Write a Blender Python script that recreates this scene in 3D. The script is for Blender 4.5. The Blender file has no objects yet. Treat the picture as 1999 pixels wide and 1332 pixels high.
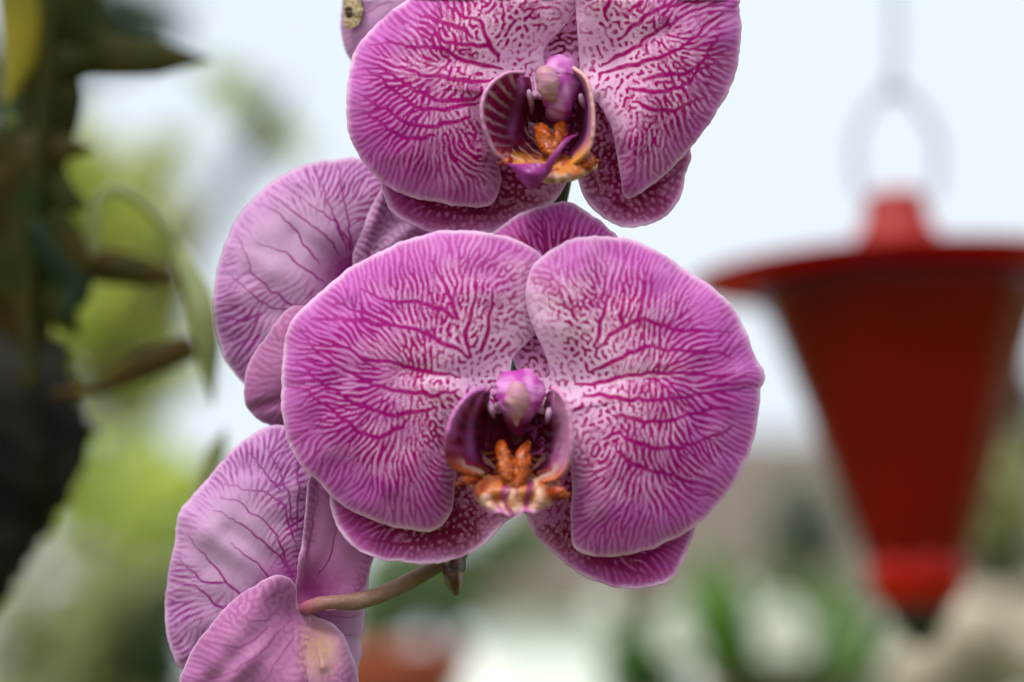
import bpy, math, random
import numpy as np
from mathutils import Vector, Matrix, Euler

SC = bpy.context.scene; COL = SC.collection
# ---------------------------------------------------------------- camera, sky, sun, exposure
PITCH = 8.2; LENS = 85.0; FOCUS = 0.479
cd = bpy.data.cameras.new('camera'); cam = bpy.data.objects.new('camera', cd); COL.objects.link(cam)
cam.location = (0, 0, 1.6); cam.rotation_euler = (math.radians(90+PITCH), 0, 0)
cd.lens = LENS; cd.sensor_width = 36; cd.clip_start = .01; cd.clip_end = 5000
cd.dof.use_dof = True; cd.dof.focus_distance = FOCUS; cd.dof.aperture_fstop = 6.2; cd.dof.aperture_blades = 0
SC.camera = cam
SUN_ELEV, SUN_AZ = 58.0, 215.0      # the sun stands high, behind the camera and to its left
w = bpy.data.worlds.new('World'); SC.world = w; w.use_nodes = True
nt = w.node_tree; nt.nodes.clear()
sky = nt.nodes.new('ShaderNodeTexSky'); sky.sky_type = 'NISHITA'; sky.sun_disc = False
sky.sun_elevation = math.radians(SUN_ELEV); sky.sun_rotation = math.radians(SUN_AZ)
sky.air_density = 1.0; sky.dust_density = 3.5; sky.ozone_density = 1.0
# a thin bright cloud layer whitens the sky
hs = nt.nodes.new('ShaderNodeMix'); hs.data_type = 'RGBA'; hs.inputs[0].default_value = .72
cl = nt.nodes.new('ShaderNodeTexNoise'); cl.inputs['Scale'].default_value = 1.6; cl.inputs['Detail'].default_value = 4
mr = nt.nodes.new('ShaderNodeMapRange'); mr.inputs[1].default_value = .3; mr.inputs[2].default_value = .7
mr.inputs[3].default_value = .78; mr.inputs[4].default_value = .95
tc = nt.nodes.new('ShaderNodeTexCoord')
bg = nt.nodes.new('ShaderNodeBackground'); bg.inputs['Strength'].default_value = .1
wo = nt.nodes.new('ShaderNodeOutputWorld')
nt.links.new(tc.outputs['Generated'], cl.inputs['Vector']); nt.links.new(cl.outputs[0], mr.inputs[0])
nt.links.new(mr.outputs[0], hs.inputs[0])
# the cloud layer glows brighter around the hidden sun
_d = (math.sin(math.radians(SUN_AZ))*math.cos(math.radians(SUN_ELEV)), math.cos(math.radians(SUN_AZ))*math.cos(math.radians(SUN_ELEV)), math.sin(math.radians(SUN_ELEV)))
dt = nt.nodes.new('ShaderNodeVectorMath'); dt.operation = 'DOT_PRODUCT'; dt.inputs[1].default_value = _d
nt.links.new(tc.outputs['Generated'], dt.inputs[0])
gl = nt.nodes.new('ShaderNodeMapRange'); gl.inputs[1].default_value = .15; gl.inputs[2].default_value = 1; gl.inputs[3].default_value = 0; gl.inputs[4].default_value = 1; gl.interpolation_type = 'SMOOTHSTEP'
nt.links.new(dt.outputs['Value'], gl.inputs[0])
cm = nt.nodes.new('ShaderNodeMix'); cm.data_type = 'RGBA'
cm.inputs[6].default_value = (5.8, 6.35, 6.9, 1); cm.inputs[7].default_value = (14, 14, 13.6, 1)
nt.links.new(gl.outputs[0], cm.inputs[0]); nt.links.new(cm.outputs[2], hs.inputs[7])
nt.links.new(sky.outputs[0], hs.inputs[6]); nt.links.new(hs.outputs[2], bg.inputs['Color'])
nt.links.new(bg.outputs[0], wo.inputs[0])
sl = bpy.data.lights.new('sun', 'SUN'); sl.energy = 1.75; sl.angle = math.radians(14); sl.color = (1, .96, .9)
sun = bpy.data.objects.new('sun', sl); COL.objects.link(sun)
_e, _a = math.radians(SUN_ELEV), math.radians(SUN_AZ)
sun_dir = Vector((math.sin(_a)*math.cos(_e), math.cos(_a)*math.cos(_e), math.sin(_e)))
sun.rotation_euler = (-sun_dir).to_track_quat('-Z', 'Y').to_euler()
vs = SC.view_settings; vs.view_transform = 'Standard'; vs.look = 'None'; vs.gamma = 1
vs.use_curve_mapping = False; vs.exposure = 0.66
SC.cycles.max_bounces = 8; SC.cycles.transparent_max_bounces = 8

# ---------------------------------------------------------------- helpers
FPX = 1999*LENS/36.0
CM = Euler((math.radians(90+PITCH), 0, 0)).to_matrix(); CL = Vector((0, 0, 1.6))
CMn = np.array(CM); CLn = np.array(CL)
def at(px, py, d):
    """point of the place seen at photo position px, py when it is d metres away"""
    px = np.asarray(px, float); py = np.asarray(py, float); d = np.asarray(d, float)+0*px
    v = np.stack([(px-999.5)/FPX*d, -(py-666)/FPX*d, -d], -1)
    return v@CMn.T+CLn
def S(r, g, b):
    f = lambda c: (c/255/12.92 if c/255 <= .04045 else ((c/255+.055)/1.055)**2.4)
    return np.array([f(r), f(g), f(b)])

def tag(o, label=None, cat=None, group=None, kind=None):
    for k, v in (('label', label), ('category', cat), ('group', group), ('kind', kind)):
        if v: o[k] = v
    return o
def empty(name, loc, **kw):
    o = bpy.data.objects.new(name, None); COL.objects.link(o); o.location = Vector(loc)
    o.empty_display_size = .01
    return tag(o, **kw)
def origin(o):
    v = Vector((0, 0, 0))
    while o: v = v+o.location; o = o.parent
    return v
def mesh_obj(name, verts, faces, mat, parent=None, attrs=None, smooth_=True, thick=0, offset=-1):
    """verts in world metres; faces (n,4) int array or list; ONE mesh object"""
    verts = np.asarray(verts, float); pl = np.array(origin(parent))
    if parent is None:
        org = verts.mean(0); org[2] = verts[:, 2].min()
    else: org = pl
    v = verts-org
    me = bpy.data.meshes.new(name)
    if isinstance(faces, np.ndarray):
        n, k = faces.shape
        me.vertices.add(len(v)); me.vertices.foreach_set('co', v.astype(np.float32).ravel())
        me.loops.add(n*k); me.loops.foreach_set('vertex_index', faces.astype(np.int32).ravel())
        me.polygons.add(n); me.polygons.foreach_set('loop_start', np.arange(0, n*k, k, dtype=np.int32))
        try: me.polygons.foreach_set('loop_total', np.full(n, k, dtype=np.int32))
        except Exception: pass
        me.update(calc_edges=True)
    else:
        me.from_pydata([tuple(a) for a in v], [], faces); me.update()
    me.validate()
    if smooth_: me.polygons.foreach_set('use_smooth', [True]*len(me.polygons))
    for k, a in (attrs or {}).items():
        a = np.asarray(a)
        if a.ndim == 1:
            t = me.attributes.new(k, 'FLOAT', 'POINT'); t.data.foreach_set('value', a.astype(np.float32))
        else:
            t = me.attributes.new(k, 'FLOAT_COLOR', 'POINT')
            c = np.ones((len(a), 4), np.float32); c[:, :3] = a; t.data.foreach_set('color', c.ravel())
    me.materials.append(mat)
    o = bpy.data.objects.new(name, me); COL.objects.link(o)
    if parent is not None: o.parent = parent; o.location = (0, 0, 0)
    else: o.location = Vector(org)
    if thick:
        m = o.modifiers.new('thickness', 'SOLIDIFY'); m.thickness = thick; m.offset = offset
    return o

# materials
def mat_new(name):
    m = bpy.data.materials.new(name); m.use_nodes = True; nt = m.node_tree; nt.nodes.clear()
    return m, nt, (lambda t: nt.nodes.new(t)), nt.links.new
def finish(nt, N, K, col, rough=.5, spec=.3, transl=0., bump=None, coat=0., tcol=None):
    p = N('ShaderNodeBsdfPrincipled'); out = N('ShaderNodeOutputMaterial')
    p.inputs['Roughness'].default_value = rough; p.inputs['Specular IOR Level'].default_value = spec
    p.inputs['Coat Weight'].default_value = coat
    if hasattr(col, 'links') or hasattr(col, 'is_output'): K(col, p.inputs['Base Color'])
    else: p.inputs['Base Color'].default_value = (*col, 1)
    if bump: K(bump, p.inputs['Normal'])
    if transl:
        t = N('ShaderNodeBsdfTranslucent'); mx = N('ShaderNodeMixShader'); mx.inputs[0].default_value = transl
        if hasattr(col, 'is_output'): K(col, t.inputs['Color'])
        else: t.inputs['Color'].default_value = (*(tcol if tcol is not None else col), 1)
        if bump: K(bump, t.inputs['Normal'])
        K(p.outputs[0], mx.inputs[1]); K(t.outputs[0], mx.inputs[2]); K(mx.outputs[0], out.inputs[0])
    else: K(p.outputs[0], out.inputs[0])
def noise_bump(nt, N, K, scale, strength, dist, detail=3, coord='Object'):
    tc = N('ShaderNodeTexCoord'); n = N('ShaderNodeTexNoise'); n.inputs['Scale'].default_value = scale
    n.inputs['Detail'].default_value = detail; b = N('ShaderNodeBump'); b.inputs['Strength'].default_value = strength
    b.inputs['Distance'].default_value = dist
    K(tc.outputs[coord], n.inputs['Vector']); K(n.outputs[0], b.inputs['Height']); return b.outputs[0], n, tc
def simple(name, c1, c2=None, scale=20, rough=.6, spec=.3, transl=0, bs=.3, bd=.002, coat=0, detail=4):
    m, nt, N, K = mat_new(name); b, n, tc = noise_bump(nt, N, K, scale, bs, bd, detail)
    if c2 is None: c2 = c1
    mx = N('ShaderNodeMix'); mx.data_type = 'RGBA'; r = N('ShaderNodeMapRange')
    r.inputs[1].default_value = .35; r.inputs[2].default_value = .65
    K(n.outputs[0], r.inputs[0]); K(r.outputs[0], mx.inputs[0])
    mx.inputs[6].default_value = (*c1, 1); mx.inputs[7].default_value = (*c2, 1)
    finish(nt, N, K, mx.outputs[2], rough, spec, transl, b, coat); return m
def petal_mat(name, g_in, g_out, v_in, v_out, rim, warm=(0.3, .25, .1), transl=.42, rough=.45):
    m, nt, N, K = mat_new(name)
    def A(n):
        a = N('ShaderNodeAttribute'); a.attribute_name = n; return a.outputs['Fac']
    def MX(f, a, b):
        x = N('ShaderNodeMix'); x.data_type = 'RGBA'; K(f, x.inputs[0])
        for s, i in ((a, 6), (b, 7)):
            if hasattr(s, 'is_output'): K(s, x.inputs[i])
            else: x.inputs[i].default_value = (*s, 1)
        return x.outputs[2]
    z = A('zone'); g = MX(z, g_in, g_out); v = MX(z, v_in, v_out)
    g = MX(A('warm'), g, warm)
    b, n, tc = noise_bump(nt, N, K, 5200, .35, .00006, 2)
    n2 = N('ShaderNodeTexNoise'); n2.inputs['Scale'].default_value = 900; n2.inputs['Detail'].default_value = 3
    K(tc.outputs['Object'], n2.inputs['Vector'])
    r2 = N('ShaderNodeMapRange'); r2.inputs[1].default_value = .3; r2.inputs[2].default_value = .7
    r2.inputs[3].default_value = -.09; r2.inputs[4].default_value = .09; K(n2.outputs[0], r2.inputs[0])
    ad = N('ShaderNodeMath'); ad.operation = 'ADD'; ad.use_clamp = True; K(A('pig'), ad.inputs[0]); K(r2.outputs[0], ad.inputs[1])
    c = MX(ad.outputs[0], g, v); c = MX(A('rim'), c, rim)
    finish(nt, N, K, c, rough, .14, transl, b); return m
def attr_mat(name, transl=.15, rough=.4, spec=.4):
    m, nt, N, K = mat_new(name); a = N('ShaderNodeAttribute'); a.attribute_name = 'tint'
    b, n, tc = noise_bump(nt, N, K, 3500, .3, .0001, 3)
    finish(nt, N, K, a.outputs['Color'], rough, spec, transl, b); return m
# ---------------------------------------------------------------- pigment growth
def catmull(P, n, closed=False):
    """smooth curve through P (k,d), n samples spaced evenly along its length"""
    P = np.asarray(P, float); k = len(P)
    if closed: Q = np.vstack([P[-1], P, P[0], P[1]]); segs = k
    else: Q = np.vstack([2*P[0]-P[1], P, 2*P[-1]-P[-2]]); segs = k-1
    m = 24; t = np.linspace(0, 1, m, endpoint=False)[:, None]; out = []
    for i in range(segs):
        a, b, c, d = Q[i], Q[i+1], Q[i+2], Q[i+3]
        out.append(.5*((2*b)+(-a+c)*t+(2*a-5*b+4*c-d)*t*t+(-a+3*b-3*c+d)*t**3))
    out.append((P[:1] if closed else P[-1:]))
    C = np.vstack(out)
    L = np.r_[0, np.cumsum(np.linalg.norm(np.diff(C[:, :2], axis=0), axis=1)+1e-9)]
    s = np.linspace(0, L[-1], n, endpoint=not closed)
    return np.stack([np.interp(s, L, C[:, j]) for j in range(C.shape[1])], 1)

def bil(F, x, y):
    h, w = F.shape
    x = np.clip(x, 0, w-1.001); y = np.clip(y, 0, h-1.001)
    i = x.astype(int); j = y.astype(int); fx = x-i; fy = y-j
    return (F[j, i]*(1-fx)+F[j, i+1]*fx)*(1-fy)+(F[j+1, i]*(1-fx)+F[j+1, i+1]*fx)*fy

def blur(F, s):
    r = int(3*s)+1; k = np.exp(-.5*(np.arange(-r, r+1)/s)**2); k /= k.sum()
    G = np.pad(F, ((r, r), (0, 0)), mode='edge'); H = 0
    for i, a in enumerate(k): H = H+a*G[i:i+F.shape[0]]
    G = np.pad(H, ((0, 0), (r, r)), mode='edge'); H = 0
    for i, a in enumerate(k): H = H+a*G[:, i:i+F.shape[1]]
    return H

def blurn(rs, h, w):
    r = rs.rand(h//3+2, w//3+2); return np.repeat(np.repeat(r, 3, 0), 3, 1)[:h, :w]

def smooth(a, b, x):
    t = np.clip((x-a)/(b-a), 0, 1); return t*t*(3-2*t)

def vnoise(x, y, seed, scale):
    R = np.random.RandomState(seed).rand(64, 64)
    x = x/scale % 63; y = y/scale % 63
    i = x.astype(int); j = y.astype(int); fx = x-i; fy = y-j
    fx = fx*fx*(3-2*fx); fy = fy*fy*(3-2*fy); i2 = (i+1) % 64; j2 = (j+1) % 64
    return (R[j, i]*(1-fx)+R[j, i2]*fx)*(1-fy)+(R[j2, i]*(1-fx)+R[j2, i2]*fx)*fy-.5

def inside(P, x, y):
    c = np.zeros(x.shape, bool); n = len(P)
    for i in range(n):
        x1, y1 = P[i]; x2, y2 = P[(i+1) % n]
        if y1 == y2: continue
        m = ((y1 > y) != (y2 > y)) & (x < (x2-x1)*(y-y1)/(y2-y1)+x1)
        c ^= m
    return c

def seg_dist(poly, x, y):
    d = np.full(x.shape, 1e9)
    for (x1, y1), (x2, y2) in zip(poly[:-1], poly[1:]):
        vx, vy = x2-x1, y2-y1; q = vx*vx+vy*vy+1e-9
        t = np.clip(((x-x1)*vx+(y-y1)*vy)/q, 0, 1)
        d = np.minimum(d, np.hypot(x-x1-t*vx, y-y1-t*vy))
    return d

STEP = 1.5
def grow_veins(outline, src, majors, seed, wave=3.8, bias=0.0, spot=(80, 210), fine=.7, mj=3.7, its=14, spotty=2.8, flecks=2.):
    """Pigment map of one petal. Veins follow the field that leaves the claw and
    meets the margin squarely; activator/inhibitor growth fills in between."""
    rs = np.random.RandomState(seed)
    lo = outline.min(0)-12; hi = outline.max(0)+12
    w = int((hi[0]-lo[0])/STEP)+2; h = int((hi[1]-lo[1])/STEP)+2
    X, Y = np.meshgrid(lo[0]+np.arange(w)*STEP, lo[1]+np.arange(h)*STEP)
    # flow
    q = 5; Xc, Yc = X[::q, ::q], Y[::q, ::q]
    ins = inside(outline[::3], Xc, Yc); sd = seg_dist(src, Xc, Yc)
    phi = np.where(ins, .5, 1.); core = sd < STEP*q*.8
    for _ in range(1400):
        p = np.pad(phi, 1, mode='edge')
        n = .25*(p[:-2, 1:-1]+p[2:, 1:-1]+p[1:-1, :-2]+p[1:-1, 2:])
        phi = np.where(ins, n, 1.); phi[core] = 0
    gy, gx = np.gradient(blur(phi, 1.)); 
    gx = bil(gx, (X-lo[0])/STEP/q, (Y-lo[1])/STEP/q); gy = bil(gy, (X-lo[0])/STEP/q, (Y-lo[1])/STEP/q)
    g = np.hypot(gx, gy)+1e-9; gx /= g; gy /= g
    base = np.array(src[0]); rb = np.hypot(X-base[0], Y-base[1])
    ins_f = inside(outline[::3], X, Y)
    # wobble of the field
    a = vnoise(X, Y, seed+5, 46)*1.0+vnoise(X, Y, seed+6, 17)*.7
    gx, gy = gx*np.cos(a)-gy*np.sin(a), gx*np.sin(a)+gy*np.cos(a)
    md = np.full(X.shape, 0.)
    for m in majors:
        C = catmull(m, 4*len(m)+2)
        C = C+np.stack([vnoise(C[:, 0], C[:, 1], seed+7, 14), vnoise(C[:, 0]+99, C[:, 1], seed+8, 14)], 1)*9
        e0, e1 = C[0], C[-1]
        f = np.full(X.shape, 1e9); wd = np.zeros(X.shape)
        n = len(C)-1
        for i in range(n):
            (x1, y1), (x2, y2) = C[i], C[i+1]; vx, vy = x2-x1, y2-y1; qq = vx*vx+vy*vy+1e-9
            t = np.clip(((X-x1)*vx+(Y-y1)*vy)/qq, 0, 1)
            dd = np.hypot(X-x1-t*vx, Y-y1-t*vy); s = (i+t)/n
            # narrower toward the margin end
            far = np.hypot(*(e0-base)) > np.hypot(*(e1-base)); s = s if far else 1-s
            up = dd < f; f = np.where(up, dd, f); wd = np.where(up, mj*(.4+.8*s)*(1-.55*smooth(.82, 1, s)), wd)
        md = np.maximum(md, np.clip(1.35-f/(wd+.01)*.75, 0, 1))
    u = rs.rand(h, w)
    iso = 1-smooth(spot[0], spot[1], rb+vnoise(X, Y, seed+9, 30)*40)
    ixx = (X-lo[0])/STEP; iyy = (Y-lo[1])/STEP
    L = 6
    paths = []
    for sgn in (1, -1):
        px, py = ixx.copy(), iyy.copy()
        for k in range(L):
            dx = bil(gx, px, py); dy = bil(gy, px, py)
            px = px+sgn*dx; py = py+sgn*dy; paths.append((np.clip(px, 0, w-2), np.clip(py, 0, h-2), math.exp(-.5*((k+1)/3.6)**2)))
    idx = []
    for px, py, wt in paths:
        idx.append(((np.rint(py).astype(int)*w+np.rint(px).astype(int)).ravel(), wt))
    tot = 1+sum(k[1] for k in idx)
    sw = wave
    mid = np.exp(-.5*((rb-rb[ins_f].max()*.42)/(rb[ins_f].max()*.22))**2)
    net = np.clip(fine*(mid+vnoise(X, Y, seed+11, 40)*.5), 0, 1)
    iso = np.clip(iso*.82+net*.5, 0, 1)
    b = bias-spotty*(1-smooth(spot[0], spot[1]*1.15, rb+vnoise(X, Y, seed+12, 30)*40))
    fl = np.exp(-((rb-spot[1]*.95)/(spot[1]*.42))**2)*flecks*np.clip(1+1.6*vnoise(X, Y, seed+14, 50), .2, 1.6)
    iso = np.clip(iso+.45*np.clip(fl/2, 0, 1), 0, .92)
    b = b+vnoise(X, Y, seed+13, 22)*1.6+fl
    vw = np.clip(.5+1.6*vnoise(X, Y, seed+15, 55)+.8*(1-smooth(spot[0], spot[1], rb)), 0, 1.4)
    for it in range(its):
        v = blur(u, .8)
        f = v.ravel()
        acc = f.copy()
        for ii, wt in idx: acc += wt*f[ii]
        acc = (acc/tot).reshape(h, w)
        act = acc*(1-iso)+blur(u, sw*.3)*iso
        inh = (blur(u, sw*.92)*vw+blur(u, sw*.66)*(1-vw))*(1-net)+blur(u, sw*.56)*net
        u = np.clip(.56+(act-inh)*5.5+b*.1+(0.03+.3*iso*(it < its-3))*(blurn(rs, h, w)-.5), 0, 1)
        u = np.maximum(u, md)
    return dict(u=blur(u, .75), lo=lo, md=blur(md, .8))

def sample(G, key, x, y):
    return bil(G[key], (x-G['lo'][0])/STEP, (y-G['lo'][1])/STEP)
# ---------------------------------------------------------------- surface builders
def petal(name, parent, outline, c, src, majors, seed, d0, base_d=None, bulge=4., curl=4., tilt=(0, 0), wave=.8,
          groove=.7, mat=None, rings=170, spokes=760, thick=.00038, gk=None, back=False, pigk=1., zone_r=330,
          warm_c=None, rimw=6.5, relief=.000006, crease=None, label=None, basek=.3, pmin=0., bmask=.12, margin_fade=.3, rim_s=1., lip=0):
    o = catmull(outline, spokes, True)
    jit = vnoise(o[:, 0], o[:, 1], seed+40, 26)*3.6+vnoise(o[:, 0], o[:, 1], seed+41, 9)*2.2
    c = np.array(c, float); dirn = o-c; ln = np.linalg.norm(dirn, axis=1, keepdims=True); o = c+dirn*(1+jit[:, None]/ln)
    G = grow_veins(o, src, majors, seed, **(gk or {}))
    r = np.linspace(0, 1, rings+1)[1:]; r = 1-(1-r)**1.12
    P = c+r[:, None, None]*(o-c)[None]; R = r[:, None]+0*P[..., 0]
    x = np.r_[c[0], P[..., 0].ravel()]; y = np.r_[c[1], P[..., 1].ravel()]; rho = np.r_[0, R.ravel()]
    edge = np.r_[1e3, ((1-r)[:, None]*np.linalg.norm(o-c, axis=1)[None]).ravel()]
    base = np.array(src[0], float); rb = np.hypot(x-base[0], y-base[1])
    sd = seg_dist(src, x, y)
    u = sample(G, 'u', x, y); md = sample(G, 'md', x, y)
    gk2 = dict(gk or {}); gk2.update(wave=2.7, fine=1., its=9)
    G2 = grow_veins(o, src, [], seed+1000, **gk2); u2 = sample(G2, 'u', x, y)
    amp = np.clip(.86+.9*vnoise(x, y, seed+60, 34)+.5*vnoise(x, y, seed+61, 13), .5, 1)
    if not back:
        nr = 1-smooth(150, 300, rb)                       # near the claw the lines break into flecks
        u = u*(1-.7*nr*smooth(.06, .24, vnoise(x, y, seed+90, 8.5)))
        u = np.maximum(u, .45*smooth(60, 120, rb)*(1-smooth(190, 330, rb))*smooth(.08, .26, vnoise(x, y, seed+91, 8.5)))
        u = u*amp*(1-.16*smooth(.45, .9, rho))
        u = np.maximum(u, md*.97); u = np.clip(u+.34*u2*(1-u)*smooth(40, 160, rb)*(1-.5*smooth(.7, 1, rho)), 0, 1)
    if back:
        if warm_c is not None and bmask < .2:
            wm = np.exp(-(((x-warm_c[0])/warm_c[2])**2+((y-warm_c[1])/warm_c[3])**2)*.8)
            mk = (1-wm)**1.3*(.9+.2*smooth(.5, .95, rho))*amp+.2*np.exp(-(rb/150)**2)
        else: mk = smooth(.45, .95, rho)*.5+bmask+basek*np.exp(-(rb/90)**2)
        pig = np.maximum(md*(.7+.25*amp), (u*.7+u2*.3)*mk)
        pig = np.maximum(pig, .8*np.exp(-(rb/(95 if bmask < .2 else 42))**2))
    else: pig = u
    pig = np.clip((pig-.5)*1.75+.6, 0, 1)*pigk
    pm = pmin*(1-.5*smooth(.3, 1, rb/zone_r)); pig = pm+(1-pm)*pig
    rim_s = rim_s*np.clip(.9+.9*vnoise(x, y, seed+80, 30), .5, 1.1)
    rim = np.clip(np.exp(-(edge/rimw)**2)*rim_s+.3*np.exp(-edge/(rimw*2.2))*rim_s, 0, 1)
    pig = pig*(1-margin_fade*smooth(.62, 1., rho))
    zone = np.clip(smooth(.25, 1, rb/zone_r)*(.75+.35*smooth(.5, .95, rho))+.5*vnoise(x, y, seed+70, 40), 0, 1)
    warm = np.zeros(len(x))
    if warm_c is not None: warm = np.exp(-(((x-warm_c[0])/warm_c[2])**2+((y-warm_c[1])/warm_c[3])**2))
    dz = -bulge*(1-rho**2)+curl*rho**6
    dz += tilt[0]*(x-c[0])/100+tilt[1]*(y-c[1])/100
    dz += wave*2*(vnoise(x, y, seed+50, 85)+.45*vnoise(x, y, seed+51, 38))*np.minimum(1, .25+rho)
    dz += groove*np.exp(-(sd/20)**2)
    th = np.arctan2(y-c[1], x-c[0])
    dz += .7*wave*rho**5*np.sin(th*5+seed)
    if crease is not None:
        for (seg, amp, wid) in crease: dz += amp*np.exp(-(seg_dist(seg, x, y)/wid)**2)
    if lip: dz += -lip*np.exp(-(edge/6)**2)
    d = d0+dz/1000
    if base_d is not None:
        k = np.exp(-(rb/85)**2); d = d*(1-k)+base_d*k
    d = d+relief*u*(1-rim)
    V = at(x, y, d)
    n = spokes; f = []
    i = np.arange(n); j = (i+1) % n
    for k in range(rings-1):
        a = 1+k*n
        f.append(np.stack([a+i, a+n+i, a+n+j, a+j], 1))
    F = np.vstack(f)
    tri = np.stack([0*i, 1+i, 1+j, 1+j], 1)       # hub fan, as thin quads closed below
    # hub: replace fan by triangles via list when small
    faces = [tuple(q) for q in F[:0]]
    me = build_mixed(name, V, F, np.stack([0*i, 1+i, 1+j], 1), mat, parent, dict(pig=pig, rim=rim, zone=zone, warm=warm), thick)
    if label: me['label'] = label
    return me

def build_mixed(name, V, quads, tris, mat, parent, attrs, thick):
    pl = np.array(origin(parent)); v = V-pl
    me = bpy.data.meshes.new(name); me.vertices.add(len(v)); me.vertices.foreach_set('co', v.astype(np.float32).ravel())
    lv = np.r_[quads.ravel(), tris.ravel()].astype(np.int32)
    me.loops.add(len(lv)); me.loops.foreach_set('vertex_index', lv)
    nq, nt_ = len(quads), len(tris)
    ls = np.r_[np.arange(nq)*4, nq*4+np.arange(nt_)*3].astype(np.int32)
    me.polygons.add(nq+nt_); me.polygons.foreach_set('loop_start', ls)
    try: me.polygons.foreach_set('loop_total', np.r_[np.full(nq, 4), np.full(nt_, 3)].astype(np.int32))
    except Exception: pass
    me.update(calc_edges=True); me.validate()
    me.polygons.foreach_set('use_smooth', [True]*len(me.polygons))
    for k, a in attrs.items():
        t = me.attributes.new(k, 'FLOAT', 'POINT'); t.data.foreach_set('value', np.asarray(a, np.float32))
    me.materials.append(mat); o = bpy.data.objects.new(name, me); COL.objects.link(o); o.parent = parent
    if thick:
        m = o.modifiers.new('thickness', 'SOLIDIFY'); m.thickness = thick; m.offset = 0
    return o

def patch(name, rows, colf, mat, parent, d0, nu=70, nv=70, thick=.0007, rough_=.35, seed=1, label=None):
    """sheet through rows of (px, py, depth in mm); colf(u, v, x, y) gives the pigment"""
    R = [catmull(r, nv) for r in rows]; R = np.array(R)
    out = np.stack([catmull_u(R[:, j], nu) for j in range(nv)], 1)
    U, Vv = np.meshgrid(np.linspace(0, 1, nu), np.linspace(0, 1, nv), indexing='ij')
    x, y, z = out[..., 0], out[..., 1], out[..., 2]
    z = z+rough_*(vnoise(x*1., y, seed, 11)+.6*vnoise(x, y, seed+1, 5))
    P = at(x.ravel(), y.ravel(), d0+z.ravel()/1000)
    i, j = np.meshgrid(np.arange(nu-1), np.arange(nv-1), indexing='ij'); a = (i*nv+j).ravel()
    F = np.stack([a, a+1, a+nv+1, a+nv], 1)
    col = np.clip(colf(U.ravel(), Vv.ravel(), x.ravel(), y.ravel()), 0, 1)
    o = mesh_obj(name, P, F, mat, parent, dict(tint=col), thick=thick, offset=0)
    if label: o['label'] = label
    return o
def catmull_u(P, n):
    k = len(P); Q = np.vstack([2*P[0]-P[1], P, 2*P[-1]-P[-2]])
    s = np.linspace(0, k-1, n); i = np.minimum(s.astype(int), k-2); t = (s-i)[:, None]
    a, b, c, d = Q[i], Q[i+1], Q[i+2], Q[i+3]
    return .5*((2*b)+(-a+c)*t+(2*a-5*b+4*c-d)*t*t+(-a+3*b-3*c+d)*t**3)

def tube(name, path, mat, parent, d0, nseg=28, n=60, flat=1., colf=None, lump=0., seed=1, label=None, cat=None, absr=False):
    """path of (px, py, depth mm, radius px): a round body with closed, rounded ends"""
    P = catmull_u(np.array(path, float), n)
    C = at(P[:, 0], P[:, 1], d0+P[:, 2]/1000); rad = P[:, 3]*d0/FPX
    s = np.linspace(0, 1, n); 
    T = np.gradient(C, axis=0); T /= np.linalg.norm(T, axis=1, keepdims=True)+1e-12
    view = CMn@np.array([0, 0, 1.]); A = np.cross(T, view); A /= np.linalg.norm(A, axis=1, keepdims=True)+1e-12
    B = np.cross(T, A)
    th = np.linspace(0, 2*math.pi, nseg, endpoint=False)
    rr = rad[:, None]*(1+lump*(vnoise(np.cos(th)[None]*26+s[:, None]*150+60, np.sin(th)[None]*26+60+s[:, None]*40, seed, 14)+.5*vnoise(np.cos(th)[None]*26+s[:, None]*560+60, np.sin(th)[None]*26+60+s[:, None]*40, seed+1, 9)))
    V = C[:, None]+A[:, None]*(np.cos(th)[None, :, None]*rr[..., None])+B[:, None]*(np.sin(th)[None, :, None]*rr[..., None]*flat)
    V = V.reshape(-1, 3)
    i, j = np.meshgrid(np.arange(n-1), np.arange(nseg), indexing='ij'); j2 = (j+1) % nseg
    F = np.stack([i*nseg+j, i*nseg+j2, (i+1)*nseg+j2, (i+1)*nseg+j], -1).reshape(-1, 4)
    V = np.vstack([V, C[0], C[-1]]); k = len(V)
    faces = [tuple(int(q) for q in f) for f in F]
    faces += [(k-2, (q+1) % nseg, q) for q in range(nseg)]+[(k-1, (n-1)*nseg+q, (n-1)*nseg+(q+1) % nseg) for q in range(nseg)]
    at_ = None
    if colf is not None:
        U = np.r_[np.repeat(s, nseg), 0, 1]; W = np.r_[np.tile(th/(2*math.pi), n), 0, 0]
        at_ = dict(tint=np.clip(colf(U, W, V[:, 0], V[:, 2]), 0, 1))
    o = mesh_obj(name, V, faces, mat, parent, at_)
    if label: o['label'] = label
    if cat: o['category'] = cat
    return o
def endr(path):                                                     # close both ends of a radius profile roundly
    p0, p1 = path[0], path[-1]
    return path
def mixc(a, b, t): return a[None]*(1-t[:, None])+b[None]*t[:, None] if a.ndim == 1 and b.ndim == 1 else a*(1-t[:, None])+b*t[:, None]

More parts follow.
